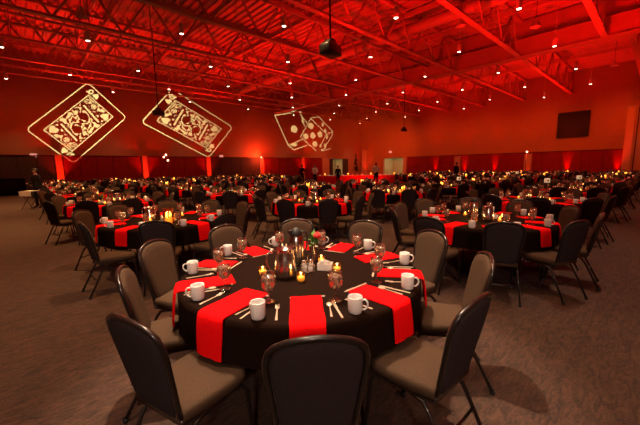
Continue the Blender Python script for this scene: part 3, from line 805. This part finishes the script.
# ------------------------------------------------------------------ the tables on their grid
T0 = (1.58, 1.92); DU, DV = 3.43, 3.74
tabs = []
HT = c2w(3.7, 29.5)      # head table centre
for n in range(0, 11):
    for mm in range(-1, 8):
        if mm == -1 and n < 7: continue
        u = T0[0]+DU*n; v = T0[1]+DV*mm
        off = {(0, 1): c2w(.17, -.06), (1, 0): c2w(.10, -.08)}.get((n, mm), (0, 0)); u += off[0]; v += off[1]
        if u > UW-2.2 or v > VW-2.6: continue
        X, Y = w2c(u, v)
        if Y < 1 or abs(X/Y) > 1.12: continue
        px = 320+318*X/Y
        if (Y > 16 and 300 < px < 412) or (Y > 25.5 and 285 < px < 425): continue
        tabs.append((hypot(u, v), n, mm, u, v))
tabs.sort()
def cam_angle(u, v): return atan2(-v, -u)
NEARP = 12; NIND = 30
def hour(az, u, v):
    """clock hour of a seat seen from the camera side (six o'clock faces the camera)"""
    rel = (az-cam_angle(u, v)) % (2*pi)          # counter-clockwise from the camera side
    return int(round((6-rel/(pi/6)))) 
HW = {1: 'one', 2: 'two', 3: 'three', 4: 'four', 5: 'five', 6: 'six', 7: 'seven', 8: 'eight', 9: 'nine', 10: 'ten', 11: 'eleven', 12: 'twelve'}
NOTE = {}
def tname(n, m):
    if (n, m) == (0, 0): return 'the big front table'
    if m < 0: return f'{ORD[n]} table along, row before the first'
    return f'{ORD[n]} table along, {ORD[m]} row toward the playing cards'
SHORT = {(0, 0): 'the big front table'}
far_ch, far_mug, far_gob, far_nap = [], [], [], []
rn = random.Random(11)
def MUGR(a):
    X, Y = w2c(cos(a), sin(a)); d_ = c2w(1 if X > 0 else -1, .9 if (-.6 < X < 0 and Y < 0) else -.25); return atan2(d_[1], d_[0])
nap_protos = []
for i in range(3):
    o = napkin_mb(.185+.008*i, .60-.03*i, .21+.012*i, (-.05, .03, .0)[i]).obj('napkin'); o['category'] = 'napkin'; nap_protos.append(Proto(o))
pcl = {}
for idx, (dd, n, m_, u, v) in enumerate(tabs):
    tn = tname(n, m_)
    if idx < NEARP+8: o = ptable.put((u, v, 0), rn.uniform(0, 3), f'round banquet table under a black cloth, {tn}', 'round banquet tables')
    else:
        o = bpy.data.objects.new('round_table', None)
        m = pcl.get('t')
        if m is None:
            q = MB(); q.lathe([(.02, TZ-.03), (TR, TZ-.02), (.02, TZ-.002)], M['wood'], 20, capb=True)
            for sx in (-1, 1):
                for sy in (-1, 1): q.tube([(sx*.32, sy*.3, TZ-.035), (sx*.38, sy*.36, 0)], .014, M['tube'], 4)
            m = pcl['t'] = q.mesh('round_table')
        o = bpy.data.objects.new('round_table', m); COL.objects.link(o); o.location = (u, v, 0)
        tag(o, f'round banquet table under a black cloth, {tn}', 'table', 'round banquet tables')
    o = bpy.data.objects.new('tablecloth', CLOTHS[idx % 5]); COL.objects.link(o); o.location = (u, v, 0); o.rotation_euler = (0, 0, rn.uniform(0, 6))
    tag(o, f'black cloth draped over {tn}' if (n, m_) == (0, 0) else f'black round tablecloth on {tn}', 'tablecloth', 'black tablecloths')
    ca = cam_angle(u, v)
    ph = {(0, 0): c2w(.10, -1), (0, 1): c2w(.42, -1)}.get((n, m_))
    base = atan2(ph[1], ph[0]) if ph else {(1, 0): ca+radians(10), (1, 1): ca+radians(14)}.get((n, m_), rn.uniform(0, radians(36)))
    if not ph and (n, m_) not in ((1, 0), (1, 1)): base += ca
    for k in range(10):
        az = base+k*radians(36)
        d = (cos(az), sin(az)); t = (-sin(az), cos(az))
        jit = 0 if (n, m_) == (0, 0) else rn.uniform(-.05, .09)
        jr = 0 if (n, m_) == (0, 0) else rn.uniform(-.12, .12)
        rc = 1.09+jit
        cx, cy = u+d[0]*rc, v+d[1]*rc; rz = az+pi/2+jr
        hr = (hour(az, u, v)-1) % 12+1
        hw = HW[hr]
        s = 'chairs around ' + tn.replace('the ', '') if idx < 4 else 'banquet chairs around the dining tables'
        wX, wY = w2c(*d); wa = math.degrees(atan2(wY, wX))
        skip = n == 0 and m_ >= 1 and (-155 < wa < -115 or (m_ in (4, 5) and abs(wa) > 138))
        if (n, m_) == (0, 1) and k == 9: rz += radians(-32); cx += c2w(.05, 0)[0]
        if idx == 0 and k == 8: cx -= d[0]*.13; cy -= d[1]*.13
        if skip: pass
        elif idx < NIND:
            p = pchair if idx < NEARP else pfar
            p.put((cx, cy, 0), rz, f"grey banquet chair, {hw} o'clock seat of {tn}".replace('of '+ORD[n], 'at '+ORD[n]) , s)
        else: far_ch.append((cx, cy, rz))
        # napkin: local +y = outward
        nz = az-pi/2+(rn.uniform(-.05, .05) if idx else 0)
        if idx < NIND: nap_protos[rn.randrange(3)].put((u, v, 0), nz, f"red napkin, {hw} o'clock place, {tn}", 'red napkins')
        else: far_nap.append((u, v, nz))
        ma = az+radians(18)+rn.uniform(-.03, .03); mr = .845+rn.uniform(-.015, .02)
        ga = az+radians(16.5)+rn.uniform(-.03, .03); gr = .655+rn.uniform(-.02, .02)
        mp = (u+cos(ma)*mr, v+sin(ma)*mr, CT+.001); gp = (u+cos(ga)*gr, v+sin(ga)*gr, CT+.001)
        if idx < NIND:
            (pmug if idx < 6 else pmugf).put(mp, rn.uniform(0, 6.28) if idx else MUGR(ma), f"white coffee mug, {hw} o'clock place, {tn}", 'white coffee mugs')
            (pgob if idx < 6 else pgobf).put(gp, 0, f"water goblet, {hw} o'clock place, {tn}", 'water goblets')
        else: far_mug.append(mp); far_gob.append(gp)
        if idx == 0:
            for kind, da, r_, ro, w in (('fork', -13, .78, 0, 'fork beside the napkin'), ('knife', 12.3, .79, .1, 'table knife beside the napkin'), ('spoon', 9.5, .78, 0, 'teaspoon next to the knife'), ('knife', 1, .575, pi/2, 'butter knife laid crosswise above the napkin')):
                a2 = az+radians(da)
                pcut[kind].put((u+cos(a2)*r_, v+sin(a2)*r_, CT+.0015), az+pi/2+ro+rn.uniform(-.08, .08), f"steel {w}, {hw} o'clock place, {tn}", 'cutlery on the front table')
    # centre pieces
    kit = dict(pit=(-.11, -.19), car=(-.05, .13), sha=(.05, -.08), vas=(.09, .24), sug=(.19, -.02))
    vots = [(-.29, -.14), (.01, -.29), (.28, -.09), (.16, .15) if idx == 0 else (.0, .34)]
    kr = 0 if idx == 0 else rn.uniform(0, 6.28)
    if (n, m_) == (1, 0): kr = radians(20)
    if (n, m_) == (0, 1): kr = radians(-25); hp = (*on_z(169, 224.5, CT), CT+.001)
    def K(p):
        x, y = p; x, y = x*cos(kr)-y*sin(kr), x*sin(kr)+y*cos(kr)
        a, b = c2w(x, y); return (u+a, v+b, CT+.001)
    hz = kr-TH+pi/2
    if dd < 34:
        if (n, m_) != (0, 1): pcar.put(K(kit['car']), hz+2.2, f'steel coffee carafe with black lid, {tn}', 'steel coffee carafes')
        ppit.put(K(kit['pit']), yaw+.3+kr, f'polished steel water pitcher with handle, {tn}', 'steel water pitchers')
    if dd < 20:
        psha.put(K(kit['sha']), yaw+.2+kr, f'salt and pepper shakers in wire rack, {tn}', 'shaker racks')
        psug.put(K(kit['sug']), yaw-.25+kr, f'white caddy full of sugar packets, {tn}', 'sugar caddies')
    if idx == 0 or (idx % 3 == 2 and dd < 22 and (n, m_) != (0, 1)): pvas.put(K(kit['vas']), yaw+kr, f'bud vase with red rose, {tn}', 'bud vases')
    elif (n, m_) == (1, 0): pgre.put(K((.14, .22)), 0, f'low dark greenery in a black pot, {tn}', 'greenery centrepieces')
    elif idx % 4 == 3 and dd < 22: pgre.put(K((.22, .17)), 0, f'low dark greenery in a black pot, {tn}', 'greenery centrepieces')
    else: phur.put(K((.20, .20)) if (n, m_) != (0, 1) else hp, kr if (n, m_) != (0, 1) else yaw, f'glass cylinder with pillar candles, {tn}', 'cylinder candle vases')
    for q, vp in enumerate(vots):
        P = K(vp)
        w = ('by the pitcher', 'by the shakers', 'by the sugar', 'by the vase')[q]
        (pvot if idx < 8 else pvotf).put(P, 0, f'votive candle {w}, {tn}', 'votive candles on the tables')
        if idx < 9: point('candle_lamp', (P[0], P[1], P[2]+.09), .55 if idx else .22, (1, .52, .18), .02)
    if idx >= 9 and dd < 26: point('candle_lamp', (u, v, CT+.30), 2.6, (1, .46, .12), .06)
# everything past the individually built tables
def merged(protov, places, name, label, cat):
    out = MB(); 
    for m in protov.mats: out.mi(m)
    for pl in places:
        x, y = pl[0], pl[1]; z = pl[2] if name in ('coffee_mugs', 'water_goblets') else 0
        rz = pl[2] if name not in ('coffee_mugs', 'water_goblets') else 0
        c, s = cos(rz), sin(rz); o = len(out.v)
        out.v += [(x+a*c-b*s, y+a*s+b*c, z+h) for a, b, h in protov.v]
        out.f += [tuple(i+o for i in f) for f in protov.f]; out.m += protov.m; out.sm += protov.sm
    if places: tag(out.obj(name), label, cat, kind='stuff')
merged(far_chair_mb(), far_ch, 'banquet_chairs', 'hundreds of grey banquet chairs around the distant tables by the two walls', 'chairs')
q = MB(); q.lathe([(.037, 0), (.042, .09), (.034, .02)], M['china'], 7); merged(q, far_mug, 'coffee_mugs', 'white mugs on the distant tables by the two walls', 'mugs')
q = MB(); q.lathe([(.03, .0), (.006, .04), (.04, .11), (.034, .165)], M['glass'], 6); q.lathe([(.02, .07), (.037, .12), (.001, .145)], M['water'], 6); merged(q, far_gob, 'water_goblets', 'water goblets on the distant tables by the two walls', 'glasses')
merged(napkin_mb(), far_nap, 'napkins', 'red napkins on the distant tables by the two walls', 'napkins')

# ------------------------------------------------------------------ head table and people
hd = radians(-43)          # faces the camera
tx = (cos(hd), sin(hd))
for i in range(4):
    c = (HT[0]+tx[0]*(i-1.5)*2.13, HT[1]+tx[1]*(i-1.5)*2.13)
    m = MB(); n = 60
    def loop(z, k):
        pts = []
        for (ax, ay, bx, by) in ((-1.04, -.38, 1.04, -.38), (1.04, -.38, 1.04, .38), (1.04, .38, -1.04, .38), (-1.04, .38, -1.04, -.38)):
            for j in range(24):
                t = j/24; x = ax+(bx-ax)*t; y = ay+(by-ay)*t; w = .012*k*sin(j*pi/2)
                nx, ny = (0, -1) if by == ay == -.38 else ((1, 0) if ax == bx == 1.04 else ((0, 1) if ay == by == .38 else (-1, 0)))
                pts.append((x+nx*(w+.01*k), y+ny*(w+.01*k), z))
        return pts
    m.loft([loop(.765, 0), loop(.755, .6), loop(.4, 1), loop(.01, 1.2)], M['skirt']); m.box((0, 0, .768), (2.06, .74, .012), M['white'])
    o = m.obj('head_table'); o.location = (*c, 0); o.rotation_euler = (0, 0, hd)
    tag(o, f'long table with a red skirt in front of the lobby doors, {ORD[i]} of four', 'table', 'red skirted head tables')
    for j in range(5):
        P = (c[0]+tx[0]*(j-2)*.42, c[1]+tx[1]*(j-2)*.42, .777)
        if j != 2: pmugf.put(P, j, f'white mug on the {ORD[i]} red skirted table, {ORD[j]} place', 'things on the head tables')
        else: phur.put(P, j, f'candle cylinder in the middle of the {ORD[i]} red skirted table', 'candle cylinders on the head tables')
for i, (xx, col) in enumerate(((80, 'black'), (118, 'black'), (182, 'black'), (236, 'black'))):
    u = on_v(xx, 185, VW-1.4)[0]
    m = MB(); m.box((0, 0, .375), (2.3, .7, .75), M['cloth'], bev=.04); m.box((0, 0, .76), (2.36, .76, .015), M['cloth'])
    o = m.obj('buffet_table'); o.location = (u, VW-1.5, 0); tag(o, f'black draped buffet table along the card wall, {ORD[i]} from the person in dark clothes', 'table', 'buffet tables along the card wall')
# dark covered bar at the far end of the open carpet
u = on_v(4, 190, VW-2.2)[0]
m = MB(); m.box((0, 0, .55), (4.6, .9, 1.1), M['cloth'], bev=.05); m.box((0, 0, 1.12), (4.7, 1.0, .05), M['black'])
o = m.obj('bar_counter'); o.location = (u-1.2, VW-2.4, 0); tag(o, 'dark bar counter against the card wall beyond the open carpet', 'bar counter')

def person(name_label, X, Y, hgt, face, top, bottom, hairm, arm='down', top_name='shirt'):
    """continuous skinned body; clothing and hair are its children"""
    s = hgt/1.75
    me = bpy.data.meshes.new('person')
    V = {'pel': (0, 0, .95, .13), 'wst': (0, 0, 1.08, .115), 'chs': (0, .0, 1.28, .135), 'shl': (0, 0, 1.42, .09), 'nck': (0, .005, 1.50, .052), 'hd0': (0, .015, 1.58, .072), 'hd1': (0, .02, 1.66, .088), 'hd2': (0, .01, 1.72, .06)}
    Ed = [('pel', 'wst'), ('wst', 'chs'), ('chs', 'shl'), ('shl', 'nck'), ('nck', 'hd0'), ('hd0', 'hd1'), ('hd1', 'hd2')]
    for k, sx in (('l', -1), ('r', 1)):
        V['hip'+k] = (sx*.09, 0, .88, .095); V['kne'+k] = (sx*.10, .01+.02*sx, .49, .06); V['ank'+k] = (sx*.10, -.02+.04*sx, .09, .042); V['toe'+k] = (sx*.12, .14+.04*sx, .04, .035)
        V['sho'+k] = (sx*.17, 0, 1.41, .062)
        if arm == 'down' or (arm == 'one' and sx < 0): el, wr, hn = (sx*.24, -.02, 1.13, .042), (sx*.25, .05, .90, .03), (sx*.25, .08, .80, .034)
        else: el, wr, hn = (sx*.24, .02, 1.14, .042), (sx*.17, .24, 1.10, .03), (sx*.13, .33, 1.12, .034)
        V['elb'+k] = el; V['wri'+k] = wr; V['hnd'+k] = hn
        Ed += [('pel', 'hip'+k), ('hip'+k, 'kne'+k), ('kne'+k, 'ank'+k), ('ank'+k, 'toe'+k), ('shl', 'sho'+k), ('sho'+k, 'elb'+k), ('elb'+k, 'wri'+k), ('wri'+k, 'hnd'+k)]
    keys = list(V); me.from_pydata([V[k][:3] for k in keys], [(keys.index(a), keys.index(b)) for a, b in Ed], [])
    tmp = bpy.data.objects.new('tmp', me); COL.objects.link(tmp)
    md = tmp.modifiers.new('s', 'SKIN'); sub = tmp.modifiers.new('d', 'SUBSURF'); sub.levels = 1
    for i, k in enumerate(keys):
        r_ = V[k][3]; me.skin_vertices[0].data[i].radius = (r_*(1.25 if k in ('chs', 'shl', 'pel', 'wst') else 1), r_*.82 if k in ('chs', 'pel', 'wst') else r_)
        me.skin_vertices[0].data[i].use_root = (k == 'pel')
    dg = bpy.context.evaluated_depsgraph_get(); dg.update()
    ev_ = tmp.evaluated_get(dg); bm_ = bpy.data.meshes.new_from_object(ev_)
    bpy.data.objects.remove(tmp)
    for mm in (M['skin'], top, bottom, M['black']): bm_.materials.append(mm)
    clv, clf = {0: [], 1: []}, {0: [], 1: []}
    for p in bm_.polygons:
        p.use_smooth = True; c = p.center
        hand = (abs(c.x) > .10 and c.y > .27) or (abs(c.x) > .2 and c.z < .86 and c.z > .7)
        p.material_index = 0 if (c.z > 1.49 or hand) else (3 if c.z < .09 else 0)
    body = bpy.data.objects.new('person', bm_); COL.objects.link(body); body.location = (X, Y, 0); body.rotation_euler = (0, 0, face); body.scale = (s, s, s)
    for nm, mt, lo, hi in (('trousers', bottom, .08, .99), (top_name, top, .93, 1.475)):
        q = MB(); vm = {}; fs = []; vs = []
        for p in bm_.polygons:
            c = p.center
            armq = abs(c.x) > .155 or c.y > .16
            hand = (c.y > .27) or (abs(c.x) > .2 and c.z < .86 and c.z > .7)
            if hand: continue
            if nm == 'trousers' and (not (lo < c.z < hi) or (armq and c.z > .60)): continue
            if nm != 'trousers' and (c.z > hi or (c.z < lo and not (armq and c.z > .84))): continue
            f_ = []
            for vi in p.vertices:
                if vi not in vm: vm[vi] = len(vs); w = bm_.vertices[vi]; vs.append(tuple(w.co+w.normal*.012))
                f_.append(vm[vi])
            fs.append(f_)
        q.add(vs, fs, mt); q.obj(nm, body)
    q = MB(); q.ball((0, -.012, 1.685), (.088, .098, .082), hairm, 12, 8); q.ball((0, -.045, 1.62), (.078, .065, .07), hairm, 10, 6); q.obj('hair', body)
    q = MB(); q.ball((0, .108, 1.625), (.012, .018, .018), M['skin'], 6, 5)
    q.obj('nose', body)
    q = MB()
    for sx in (-1, 1): q.ball((sx*.031, .093, 1.652), (.010, .008, .007), M['black'], 6, 4)
    q.obj('eyes', body)
    tag(body, name_label, 'person')
    return body
def at_px(x, Y):      # ground position on the column x of the picture at distance Y
    a, b = ray(x, 172)[:2]; X_, Y_ = w2c(a, b); return c2w(X_*Y/Y_, Y)
def free_px(px, lo, hi):
    best = None
    for i in range(41):
        Y = lo+(hi-lo)*i/40; P = at_px(px, Y)
        d_ = min(hypot(t_[3]-P[0], t_[4]-P[1]) for t_ in tabs)
        if best is None or d_ > best[0]: best = (d_, P, Y)
    return best[1]
p = at_px(35, 13.6); person('person in dark clothes standing on the open carpet beside a small stand', *p, 1.68, yaw+pi*.9, M['dark'], M['dark'], M['hair'], 'one', 'jacket')
p = free_px(302, 26, 29); person('person in dark clothes standing at the end of the row before the red skirted tables', *p, 1.78, yaw+.3, M['dark'], M['dark'], M['hair'], 'down', 'jacket')
p = at_px(315, 29.0); person('person in a pale shirt beside the orange lit pier', *p, 1.78, yaw+2.8, M['white'], M['dark'], M['hair'], 'both', 'shirt')
p = at_px(338, 27.0); person('person in dark clothes standing before the red skirt, facing the lobby door', *p, 1.66, yaw, M['dark'], M['dark'], M['hair'], 'down', 'jacket')
p = at_px(376, 26.6); person('person in a white shirt and dark trousers in front of the red skirted tables', *p, 1.86, yaw+.1, M['white'], M['dark'], M['hair'], 'both', 'shirt')
p = free_px(456, 25, 29); person('person in dark clothes among the tables before the screen wall pier', *p, 1.78, yaw+.4, M['dark'], M['dark'], M['hair'], 'down', 'jacket')
# small tray stand beside the person on the open carpet
p = at_px(27, 13.2)
r = empty('tray_stand', (*p, 0), yaw); tag(r, 'folding tray stand with white cloth beside the person in dark clothes', 'tray stand')
m = MB()
for sx in (-1, 1):
    for sy in (-1, 1): m.tube([(sx*.26, sy*.2, .0), (-sx*.22, sy*.2, .72)], .013, M['tube'], 6)
kid(r, m.obj('crossed_legs'))
m = MB(); m.box((0, 0, .74), (.62, .46, .03), M['black'], bev=.01); kid(r, m.obj('tray'))
m = MB(); m.box((0, 0, .765), (.5, .36, .02), M['white'], bev=.008); m.box((0, -.235, .66), (.48, .01, .2), M['white']); kid(r, m.obj('cloth'))

# light stands with stage lamps
def light_stand(px, Y, zt, heads, label, em='hotlens', e=60):
    u, v = free_px(px, Y-2.5, Y+1.5) if Y < 30 else at_px(px, Y)
    r = empty('light_stand', (u, v, 0), yaw); tag(r, label, 'light stand', 'stage light stands')
    m = MB(); m.tube([(0, 0, .25), (0, 0, zt-.1)], .02, M['black'], 8); kid(r, m.obj('pole'))
    for i in range(3):
        a = 2*pi*i/3; m = MB(); m.tube([(0, 0, .75), (.5*cos(a), .5*sin(a), .015)], .014, M['black'], 6); kid(r, m.obj('leg'))
    for (dx, dz) in heads:
        m = MB(); m.tube([(dx, .2, zt+dz), (dx, -.06, zt+dz)], [.06, .08], M['black'], 14); m.box((dx/2, 0, zt+dz/2-.02), (abs(dx)+.06, .03, .03), M['black']); h = kid(r, m.obj('lamp_head'))
        m = MB(); m.tube([(dx, -.062, zt+dz), (dx, -.10, zt+dz)], [.07, .01], M[em], 14); kid(h, m.obj('lens'))
        a, b = c2w(dx, -.3); point('stage_lamp', (u+a, v+b, zt+dz), e, (1, .06, .015), .1)
light_stand(169, 26.0, 2.45, [(-.28, .05), (.02, -.2), (-.1, .22)], 'black light stand with red stage lamps before the maroon partition', e=20)
light_stand(262, 36.6, 2.75, [(0, 0)], 'light stand with one glaring red lamp against the card wall', e=420)
light_stand(525, 26.0, 2.55, [(0, 0)], 'light stand with one white hot lamp before the screen wall', e=260)

# exit signs
def exit_sign(x, y, wall, label):
    m = MB(); m.box((0, 0, 0), (.40, .08, .27), M['exitface'], bev=.02); r = empty('exit_sign')
    kid(r, m.obj('box'))
    cu = bpy.data.curves.new('lettering', 'FONT'); cu.body = 'EXIT'; cu.size = .18; cu.extrude = .004; cu.align_x = 'CENTER'; cu.align_y = 'CENTER'; cu.materials.append(M['exitred'])
    to = bpy.data.objects.new('tmp', cu); COL.objects.link(to); me = bpy.data.meshes.new_from_object(to.evaluated_get(bpy.context.evaluated_depsgraph_get())); bpy.data.objects.remove(to); me.name = 'lettering'
    o = bpy.data.objects.new('lettering', me); COL.objects.link(o); o.parent = r; o.location = (0, -.046, 0); o.rotation_euler = (pi/2, 0, 0)
    if wall == 'card': u, z = on_v(x, y, VW-.1); r.location = (u, VW-.06, z)
    else: v, z = on_u(x, y, UW-.1); r.location = (UW-.06, v, z); r.rotation_euler = (0, 0, -pi/2)
    tag(r, label, 'exit sign')
exit_sign(33.5, 155.5, 'card', 'lit exit sign on the card wall above the open carpet')
exit_sign(390, 152, 'screen', 'lit exit sign above the bright foyer opening')
exit_sign(221.5, 156.5, 'card', 'small lit exit sign above the dark panels between the second card and the dice')

# hanging black screen on the screen wall
P4 = [on_u(x, y, UW-.12) for x, y in ((558.5, 113.2), (590.5, 110.5), (588.5, 136.5), (556.8, 137.8))]
va, vb_ = (P4[0][0]+P4[3][0])/2, (P4[1][0]+P4[2][0])/2; za, zb = (P4[2][1]+P4[3][1])/2, (P4[0][1]+P4[1][1])/2
r = empty('wall_screen', (UW-.10, (va+vb_)/2, (za+zb)/2)); tag(r, 'big black rectangular screen mounted high on the red wall', 'screen')
m = MB(); m.box((0, 0, 0), (.08, va-vb_, zb-za), M['screen'], bev=.02); kid(r, m.obj('panel'))
m = MB()
for s in (-1, 1): m.box((-.05, s*(va-vb_)/2, 0), (.04, .06, zb-za), M['black']); m.box((-.05, 0, s*(zb-za)/2), (.04, va-vb_, .06), M['black'])
kid(r, m.obj('border'))
# bell shaped high bay lamps hanging switched off
hb = empty('high_bay_lamp'); hb['category'] = 'pendant lamp'
m = MB(); m.lathe([(.24, .0), (.22, .04), (.14, .22), (.09, .30), (.09, .42), (.03, .46)], M['can'], 18); kid(hb, m.obj('shade'))
m = MB(); m.tube([(0, 0, .44), (0, 0, 1.7)], .012, M['black'], 5); kid(hb, m.obj('rod'))
phb = Proto(hb)
for x, y, l in ((535.5, 27, 'dark bell pendant lamp under the big girder'), (614, 66, 'dark bell pendant lamp high above the black screen'), (461, 26, 'dark bell pendant lamp beside the big joist'), (82, 17, 'dark bell pendant lamp above the first playing card')):
    u, v = on_z(x, y, 8.35); 
    phb.put((u, v, 8.35), 0, l, None)
# table cards with added glow, standing tall on some tables before the screen wall
ln = empty('table_lantern'); ln['category'] = 'lantern'
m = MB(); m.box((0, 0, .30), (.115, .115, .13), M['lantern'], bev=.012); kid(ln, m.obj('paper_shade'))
m = MB(); m.tube([(0, 0, .0), (0, 0, .24)], .012, M['black'], 6); m.lathe([(.06, 0), (.06, .01), (.01, .018)], M['black'], 12, capb=True); kid(ln, m.obj('stand'))
m = MB(); m.box((-.01, -.060, .30), (.04, .005, .055), M['black']); kid(ln, m.obj('mark'))
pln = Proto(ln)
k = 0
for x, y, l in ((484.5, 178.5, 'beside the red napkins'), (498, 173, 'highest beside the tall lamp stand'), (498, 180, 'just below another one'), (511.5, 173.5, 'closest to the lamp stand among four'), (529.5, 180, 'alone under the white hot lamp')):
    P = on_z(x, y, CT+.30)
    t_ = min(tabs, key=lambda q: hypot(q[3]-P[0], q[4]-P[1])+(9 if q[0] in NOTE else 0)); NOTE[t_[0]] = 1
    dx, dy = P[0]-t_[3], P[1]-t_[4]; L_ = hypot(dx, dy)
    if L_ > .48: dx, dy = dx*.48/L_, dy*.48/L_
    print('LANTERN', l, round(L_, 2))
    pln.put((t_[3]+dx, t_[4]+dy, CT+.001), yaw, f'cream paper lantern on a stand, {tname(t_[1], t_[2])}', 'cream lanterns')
# tall plant beside the corner pier
u, v = at_px(356, 40)
r = empty('potted_tree', (u, v, 0)); tag(r, 'tall dark potted tree beside the red corner pier', 'plant')
m = MB(); m.lathe([(.001, 0), (.22, 0), (.28, .4), (.26, .42), (.001, .38)], M['shell'], 14); kid(r, m.obj('pot'))
m = MB(); m.tube([(0, 0, .35), (.03, 0, 1.4), (0, 0, 2.9)], [.04, .03, .012], M['wood'], 7); kid(r, m.obj('trunk'))
m = MB(); rnd = random.Random(2)
for i in range(240):
    a = rnd.uniform(0, 6.28); z = .9+2.2*rnd.random(); l = .45*(1-(z-.9)/2.4)+.08; e = rnd.uniform(-.2, .7)
    T = Matrix.Translation((0, 0, z)) @ Matrix.Rotation(a, 4, 'Z') @ Matrix.Rotation(-e, 4, 'Y')
    m.add([(0.02, 0, 0), (l*.5, l*.16, .02), (l, 0, -.03), (l*.5, -l*.16, .02), (l*.5, 0, 0)], [(0, 4, 1), (4, 2, 1), (0, 3, 4), (3, 2, 4)], M['darkleaf'], True, T)
kid(r, m.obj('leaves'))
# lobby and foyer lamps
def globe(u, v, z, label, e):
    m = MB(); m.ball((0, 0, 0), .16, M['bright'], 14, 8); m.tube([(0, 0, .15), (0, 0, PH-z+.0)], .01, M['black'], 5)
    o = m.obj('globe_lamp'); o.location = (u, v, z); tag(o, label, 'lamp'); point('lobby_lamp', (u, v, z-.3), e, (1, .85, .55), .2)
globe((uD0*.55+uD1*.45), VW+1.8, 2.25, 'glowing globe lamp inside the lobby doorway of the card wall', 70)
globe(UW+2.2, vD0+.2, 1.9, 'glowing globe lamp inside the foyer opening near the exit sign', 45)
point('lobby_lamp', (UW+1.2, (vD0+vD1)/2+.5, 2.0), 22, (1, .85, .55), .2)

for (X_, Y_, z_, tX, tY, tz, e, s_, c_) in ((1.5, 24.5, 5, 3.7, 29.5, .5, 1500, 40, (1, .05, .02)), (6, 25, 5, 4.5, 29.5, .5, 1500, 40, (1, .05, .02)),
        (0, 33, 4, 2.5, 45, 4.5, 3500, 60, (1, .09, .01)), (8, 33, 4, 8.5, 46, 4.5, 3500, 60, (1, .09, .01))):
    a = c2w(X_, Y_); b = c2w(tX, tY); spot('corner_wash_lamp', (*a, z_), (*b, tz), e, c_, s_, 1, .1)  # added washes for the red skirts and the orange corner, no fixtures
for q_ in (-4, 4, 12, 20): spot('girder_wash_lamp', (15.5, q_, 3.2), (UG, q_+1, 8.6), 1500, RED, 95, 1, .1)  # added spots to brighten the girder face, without fixtures
for k in range(5):
    spot('wall_wash_lamp', (2+k*6, VW-5.5, 6.5), (2+k*6, VW, 3.2), 170, (1, .11, .01), 100, 1, .1)  # added orange wash on the lower walls, sources not part of the room
    spot('wall_wash_lamp', (UW-5.5, 3+k*5.6, 6.5), (UW, 3+k*5.6, 3.2), 560, (1, .10, .008), 100, 1, .1)

a = c2w(-1.0, 3.4); spot('table_pin_spot', (*a, 7.5), (T0[0], T0[1], .75), 3600, (1, .74, .52), 30, .6, .06)  # extra spot added to brighten the front table
a = c2w(.5, -6.5); spot('rear_fill_lamp', (*a, 5.0), (T0[0], T0[1], .7), 1300, (1, .72, .56), 44, .8, .4)  # unseen soft fill added behind the camera for the chair backs
spot('corner_uplight_lamp', (UW-1.4, VW-1.9, .2), (UW-.6, VW-1.2, 3), 300, (1, .01, .003), 60, .8, .05)
# ------------------------------------------------------------------ world and view
w = bpy.data.worlds.new('world'); sc.world = w; w.use_nodes = True
w.node_tree.nodes['Background'].inputs[0].default_value = (.06, .02, .012, 1); w.node_tree.nodes['Background'].inputs[1].default_value = .12
sc.view_settings.view_transform = 'Standard'; sc.view_settings.look = 'None'; sc.view_settings.gamma = 1; sc.view_settings.use_curve_mapping = False
sc.view_settings.exposure = 0.0
sc.cycles.use_denoising = True
sc.cycles.max_bounces = 6; sc.cycles.diffuse_bounces = 3; sc.cycles.glossy_bounces = 3; sc.cycles.transparent_max_bounces = 16
sc.cycles.sample_clamp_indirect = 2; sc.cycles.sample_clamp_direct = 0
sc.cycles.use_light_tree = True
print('TABLES', len(tabs), 'OBJECTS', len(sc.objects))
